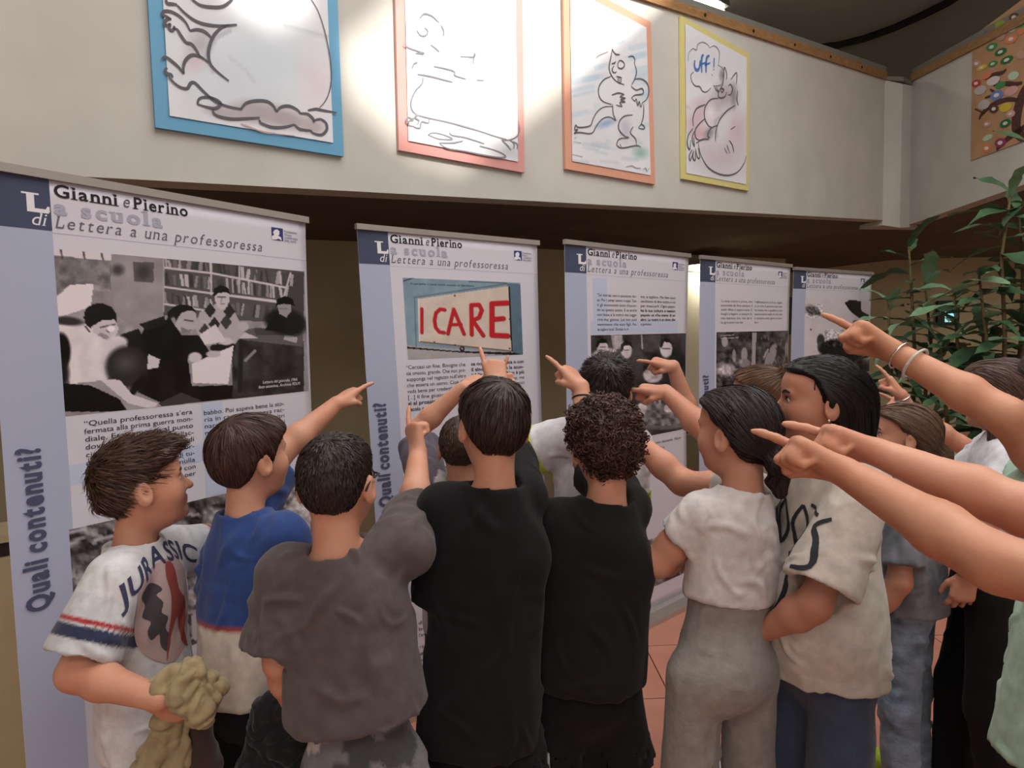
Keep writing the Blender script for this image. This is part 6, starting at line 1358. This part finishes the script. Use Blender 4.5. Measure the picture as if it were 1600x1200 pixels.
 reach1=dict(label='person off the right edge, arm stretched above the lowest arm', head=(2130, 632, .90), yaw=-35, hyaw=-35, ar=1.0, hand=1.02, skin=(204, 152, 126), hair='lowpony', hc=(60, 46, 40), eyes=False, hn=.2, hh=.0036,
   arms=dict(L=dict(w=(1368, 706, 1.14), e=(1606, 800, .97), hand='point', tip=(1240, 655, 1.18), pn=(-.2, -.25, -1)), R=dict()),
   shirt=dict(col=(150, 150, 160), hem=.48, h=.013), pants=dict(col=(60, 70, 90), mat=DENIM), shoe=(60, 60, 66)),
 reach2=dict(label='person off the right edge, lowest bare arm reaching across the picture', head=(2353, 688, .58), yaw=-25, hyaw=-30, ar=1.0, hand=1.02, arm=1.08, skin=(198, 146, 118), hair='short', hc=(60, 46, 40), eyes=False, hn=.2, hh=.0036,
   arms=dict(L=dict(w=(1305, 732, 1.08), e=(1560, 882, .84), hand='point', tip=(1180, 660, 1.13), pn=(-.2, -.3, -1)), R=dict()),
   shirt=dict(col=(120, 130, 150), hem=.48, h=.013), pants=dict(col=(60, 62, 70)), shoe=(60, 60, 66)),
)
INFO = {}
for nm in CAST:
    INFO[nm] = person(CAST[nm])
# ------------------------------------------------------------------ prints, glasses, jackets
navyp = mat('navy shirt print', (58, 60, 88), .8); redp = mat('rust shirt print', (142, 66, 58), .8); darkp = mat('dark shirt print', (74, 68, 72), .8); palep = mat('pale shirt print', (186, 160, 158), .8); blackp = mat('black shirt print', (44, 48, 54), .8)
def blob2(pts, n=3):
    """closed smooth outline -> triangulated flat shape with inner points so that it can wrap"""
    P = np.array(pts, float); Q = []
    for i in range(len(P)):
        a, b, c, d = P[i - 1], P[i], P[(i + 1) % len(P)], P[(i + 2) % len(P)]
        for t in np.linspace(0, 1, n, endpoint=False): Q.append(.5 * ((2 * b) + (c - a) * t + (2 * a - 5 * b + 4 * c - d) * t * t + (3 * b - a - 3 * c + d) * t ** 3))
    return np.array(Q), [tuple(t) for t in tessellate_polygon([[Vector((float(x), float(y), 0)) for x, y in Q]])]
j = INFO['jurassic']; F_, R_ = j['f'], j['r']
pd = unit(F_ * .82 - R_ * -.0 - np.array([0, 1.0, 0]) * .45)          # print faces a little towards the camera side of the chest
pd = unit(F_ + R_ * .35); du = unit(np.cross(ZUP, pd)); org = j['N'] + pd * .4 + ZUP * -.085
V, F, x = serif_2d('JURASSIC', .02, 0, 0, -.02); V = V * .062; V[:, 0] -= V[:, 0].max() / 2; V[:, 1] += .03 - 6 * V[:, 0] ** 2 * .4
print_on(j, V, F, navyp, 'word_print', org, du, ZUP, -pd)
for nm, m_, pts, o_ in (('figure_print', palep, [(-.09, .02), (-.02, .035), (.06, .03), (.09, -.05), (.07, -.16), (0, -.2), (-.07, -.15), (-.1, -.06)], .0016), ('figure_print', darkp, [(-.088, -.012), (-.07, .008), (-.048, .004), (-.03, -.006), (-.018, -.022), (-.036, -.028), (-.022, -.05), (-.03, -.07), (-.012, -.088), (-.02, -.11), (-.004, -.138), (-.012, -.168), (-.03, -.15), (-.036, -.118), (-.056, -.124), (-.066, -.1), (-.058, -.08), (-.078, -.062), (-.07, -.036)], .0026),
                ('figure_print', redp, [(.01, .03), (.03, .02), (.035, -.04), (.06, -.08), (.05, -.13), (.06, -.19), (.035, -.16), (.02, -.1), (.0, -.13), (-.02, -.19), (-.005, -.1), (.005, -.04), (.0, .0)], .0034)):
    V, F = blob2([(a * 1.0, b) for a, b in pts]); print_on(j, V, F, m_, nm, org, du, ZUP, -pd, o_)
ring = [(.022 * math.cos(q), .022 * math.sin(q)) for q in np.linspace(0, 6.283, 17)]; V, F = ribbon(np.array([(a, b, 0) for a, b in ring]), .005, np.array([0, 0, 1.0]))
print_on(j, V[:, :2] + np.array([.0, -.235]), F, navyp, 'emblem_print', org, du, ZUP, -pd)
c_ = INFO['creamtee']; F_, R_ = c_['f'], c_['r']; pd = unit(F_ - R_ * .1); du = unit(np.cross(ZUP, pd)); org = c_['N'] + pd * .4 - ZUP * .16
VV = []; FF = []; n = 0
for ln in ([(-.13, .05), (-.11, -.06), (-.105, .05), (-.07, -.05)], [(-.13, .0), (-.09, .012)], [(-.045, .05), (-.07, .0), (-.045, -.05), (-.02, .0), (-.045, .05)], [(.02, .05), (-.005, 0), (.02, -.05), (.045, 0), (.02, .05)], [(.04, .055), (.10, .05)], [(.07, .05), (.062, -.06)], [(.135, .05), (.105, .03), (.13, .0), (.14, -.04), (.10, -.05)], [(-.06, -.05), (-.05, -.13), (-.08, -.18)], [(.0, -.06), (.03, -.12), (.015, -.19), (-.01, -.2)]):
    V, F = ribbon(np.array([(a, b, 0) for a, b in ln]), .013, np.array([0, 0, 1.0])); VV.append(V[:, :2]); FF += [tuple(i + n for i in f_) for f_ in F]; n += len(V)
print_on(c_, np.concatenate(VV), FF, blackp, 'word_print', org, du, ZUP, -pd)
# glasses of the boy in the charcoal tee
g = INFO['greytee']; hl = lambda p: g['C'] + (np.asarray(p, float) * g['sc']) @ g['Rh']
gl = thing('glasses', 'black framed glasses worn by the boy with cropped hair', 'glasses', hl((0, .1, 0)))
for s_ in (-1, 1):
    MB().tube(hl([(s_ * (.031 + .021 * math.cos(q)), .098 - .004 * abs(math.cos(q)), .002 + .017 * math.sin(q)) for q in np.linspace(0, 6.283, 19)]), .0018, 6, False).build('rim', dark, gl, True)
    MB().tube(hl([(s_ * .053, .094, .006), (s_ * .074, .06, .010), (s_ * .079, .0, .012), (s_ * .079, -.022, .010), (s_ * .076, -.04, -.006)]), .0024, 6).build('temple_arm', dark, gl, True)
    V = hl([(s_ * (.031 + .02 * math.cos(q)), .0965, .002 + .016 * math.sin(q)) for q in np.linspace(0, 6.283, 17)[:-1]]); obj('lens', V, [tuple(range(16))], mat('lens glass', (235, 240, 245), .05, trans=1.0), gl)
MB().tube(hl([(-.010, .1, .006), (0, .103, .008), (.010, .1, .006)]), .0018, 6).build('bridge', dark, gl, True)
# small stud earrings
for s_ in (-1, 1):
    p = c_['C'] + (np.array([s_ * .086, -.006, -.038]) * c_['sc']) @ c_['Rh']; o = MB().add(*lathe([(0, -.004), (.003, -.0025), (.004, 0), (.003, .0025), (0, .004)], 8, p)).build('earring', silver_b, c_['root'], True)
# bundled jackets
def bundle(name, label, cat, segs, colr, seed, amp=.012, h=.0042, extra=None):
    prims = [cone(a, b, ra, rb, .014) for a, b, ra, rb in segs]; V, F = run_field(prims, h); V = relax(V, F, 1, .4); N_ = vnormals(V, F)
    n1 = fbm(V, 14, seed, 2); rid = np.abs(vnoise(V + .05 * n1[:, None], 26, seed + 3)); rid2 = np.abs(vnoise(V + .03 * n1[:, None], 52, seed + 8)); V = V + N_ * (amp * (.6 * n1 + 1.7 * np.sqrt(rid) + .7 * np.sqrt(rid2) - 1.3))[:, None]
    c0 = np.mean(V, 0); root = thing(name, label, cat, (c0[0], c0[1], V[:, 2].min())); cc = np.tile(col(colr), (len(V), 1))
    obj('cloth', V, F, COTTON, root, True, cc); return root
A = lambda x, y, d=1.36: at(x, y, d + .05)
kb = bundle('khaki_jacket', 'crumpled khaki jacket bundled in the hand of the dinosaur tee boy', 'jacket', [(A(262, 1072, 1.33), A(300, 1056, 1.33), .028, .034), (A(300, 1056, 1.33), A(330, 1080, 1.35), .034, .032), (A(330, 1080, 1.35), A(312, 1112, 1.33), .03, .026), (A(285, 1085, 1.31), A(318, 1118, 1.33), .03, .028), (A(285, 1090, 1.40), A(300, 1110, 1.40), .03, .03),
   (A(262, 1100, 1.35), A(238, 1200, 1.36), .018, .028), (A(238, 1200, 1.36), A(232, 1300, 1.36), .028, .03), (A(285, 1125, 1.37), A(272, 1230, 1.38), .02, .03), (A(272, 1230, 1.38), A(270, 1300, 1.38), .03, .03)], (158, 142, 106), 5)
prims = [cone(A(305, 1120, 1.40), A(318, 1200, 1.41), .03, .04, .014), cone(A(318, 1200, 1.41), A(300, 1290, 1.41), .04, .034, .014)]; V, F = run_field(prims, .006); N_ = vnormals(V, F); V = V + N_ * (.012 * fbm(V, 18, 8, 2))[:, None]
obj('lining', V, F, COTTON, kb, True, np.tile(col((62, 46, 42)), (len(V), 1)))
B_ = lambda x, y, d=1.5: at(x, y, d)
bundle('black_jacket', 'black jacket hanging from the hand of the charcoal tee boy', 'jacket', [(B_(420, 1110), B_(470, 1100), .03, .04), (B_(420, 1110), B_(400, 1210), .035, .045), (B_(400, 1210), B_(410, 1330), .045, .05), (B_(470, 1105), B_(470, 1230), .04, .05), (B_(470, 1230), B_(470, 1330), .05, .05), (B_(436, 1150), B_(436, 1280), .045, .05)], (24, 24, 29), 9, .008)
print('script seconds', time.time() - T0)
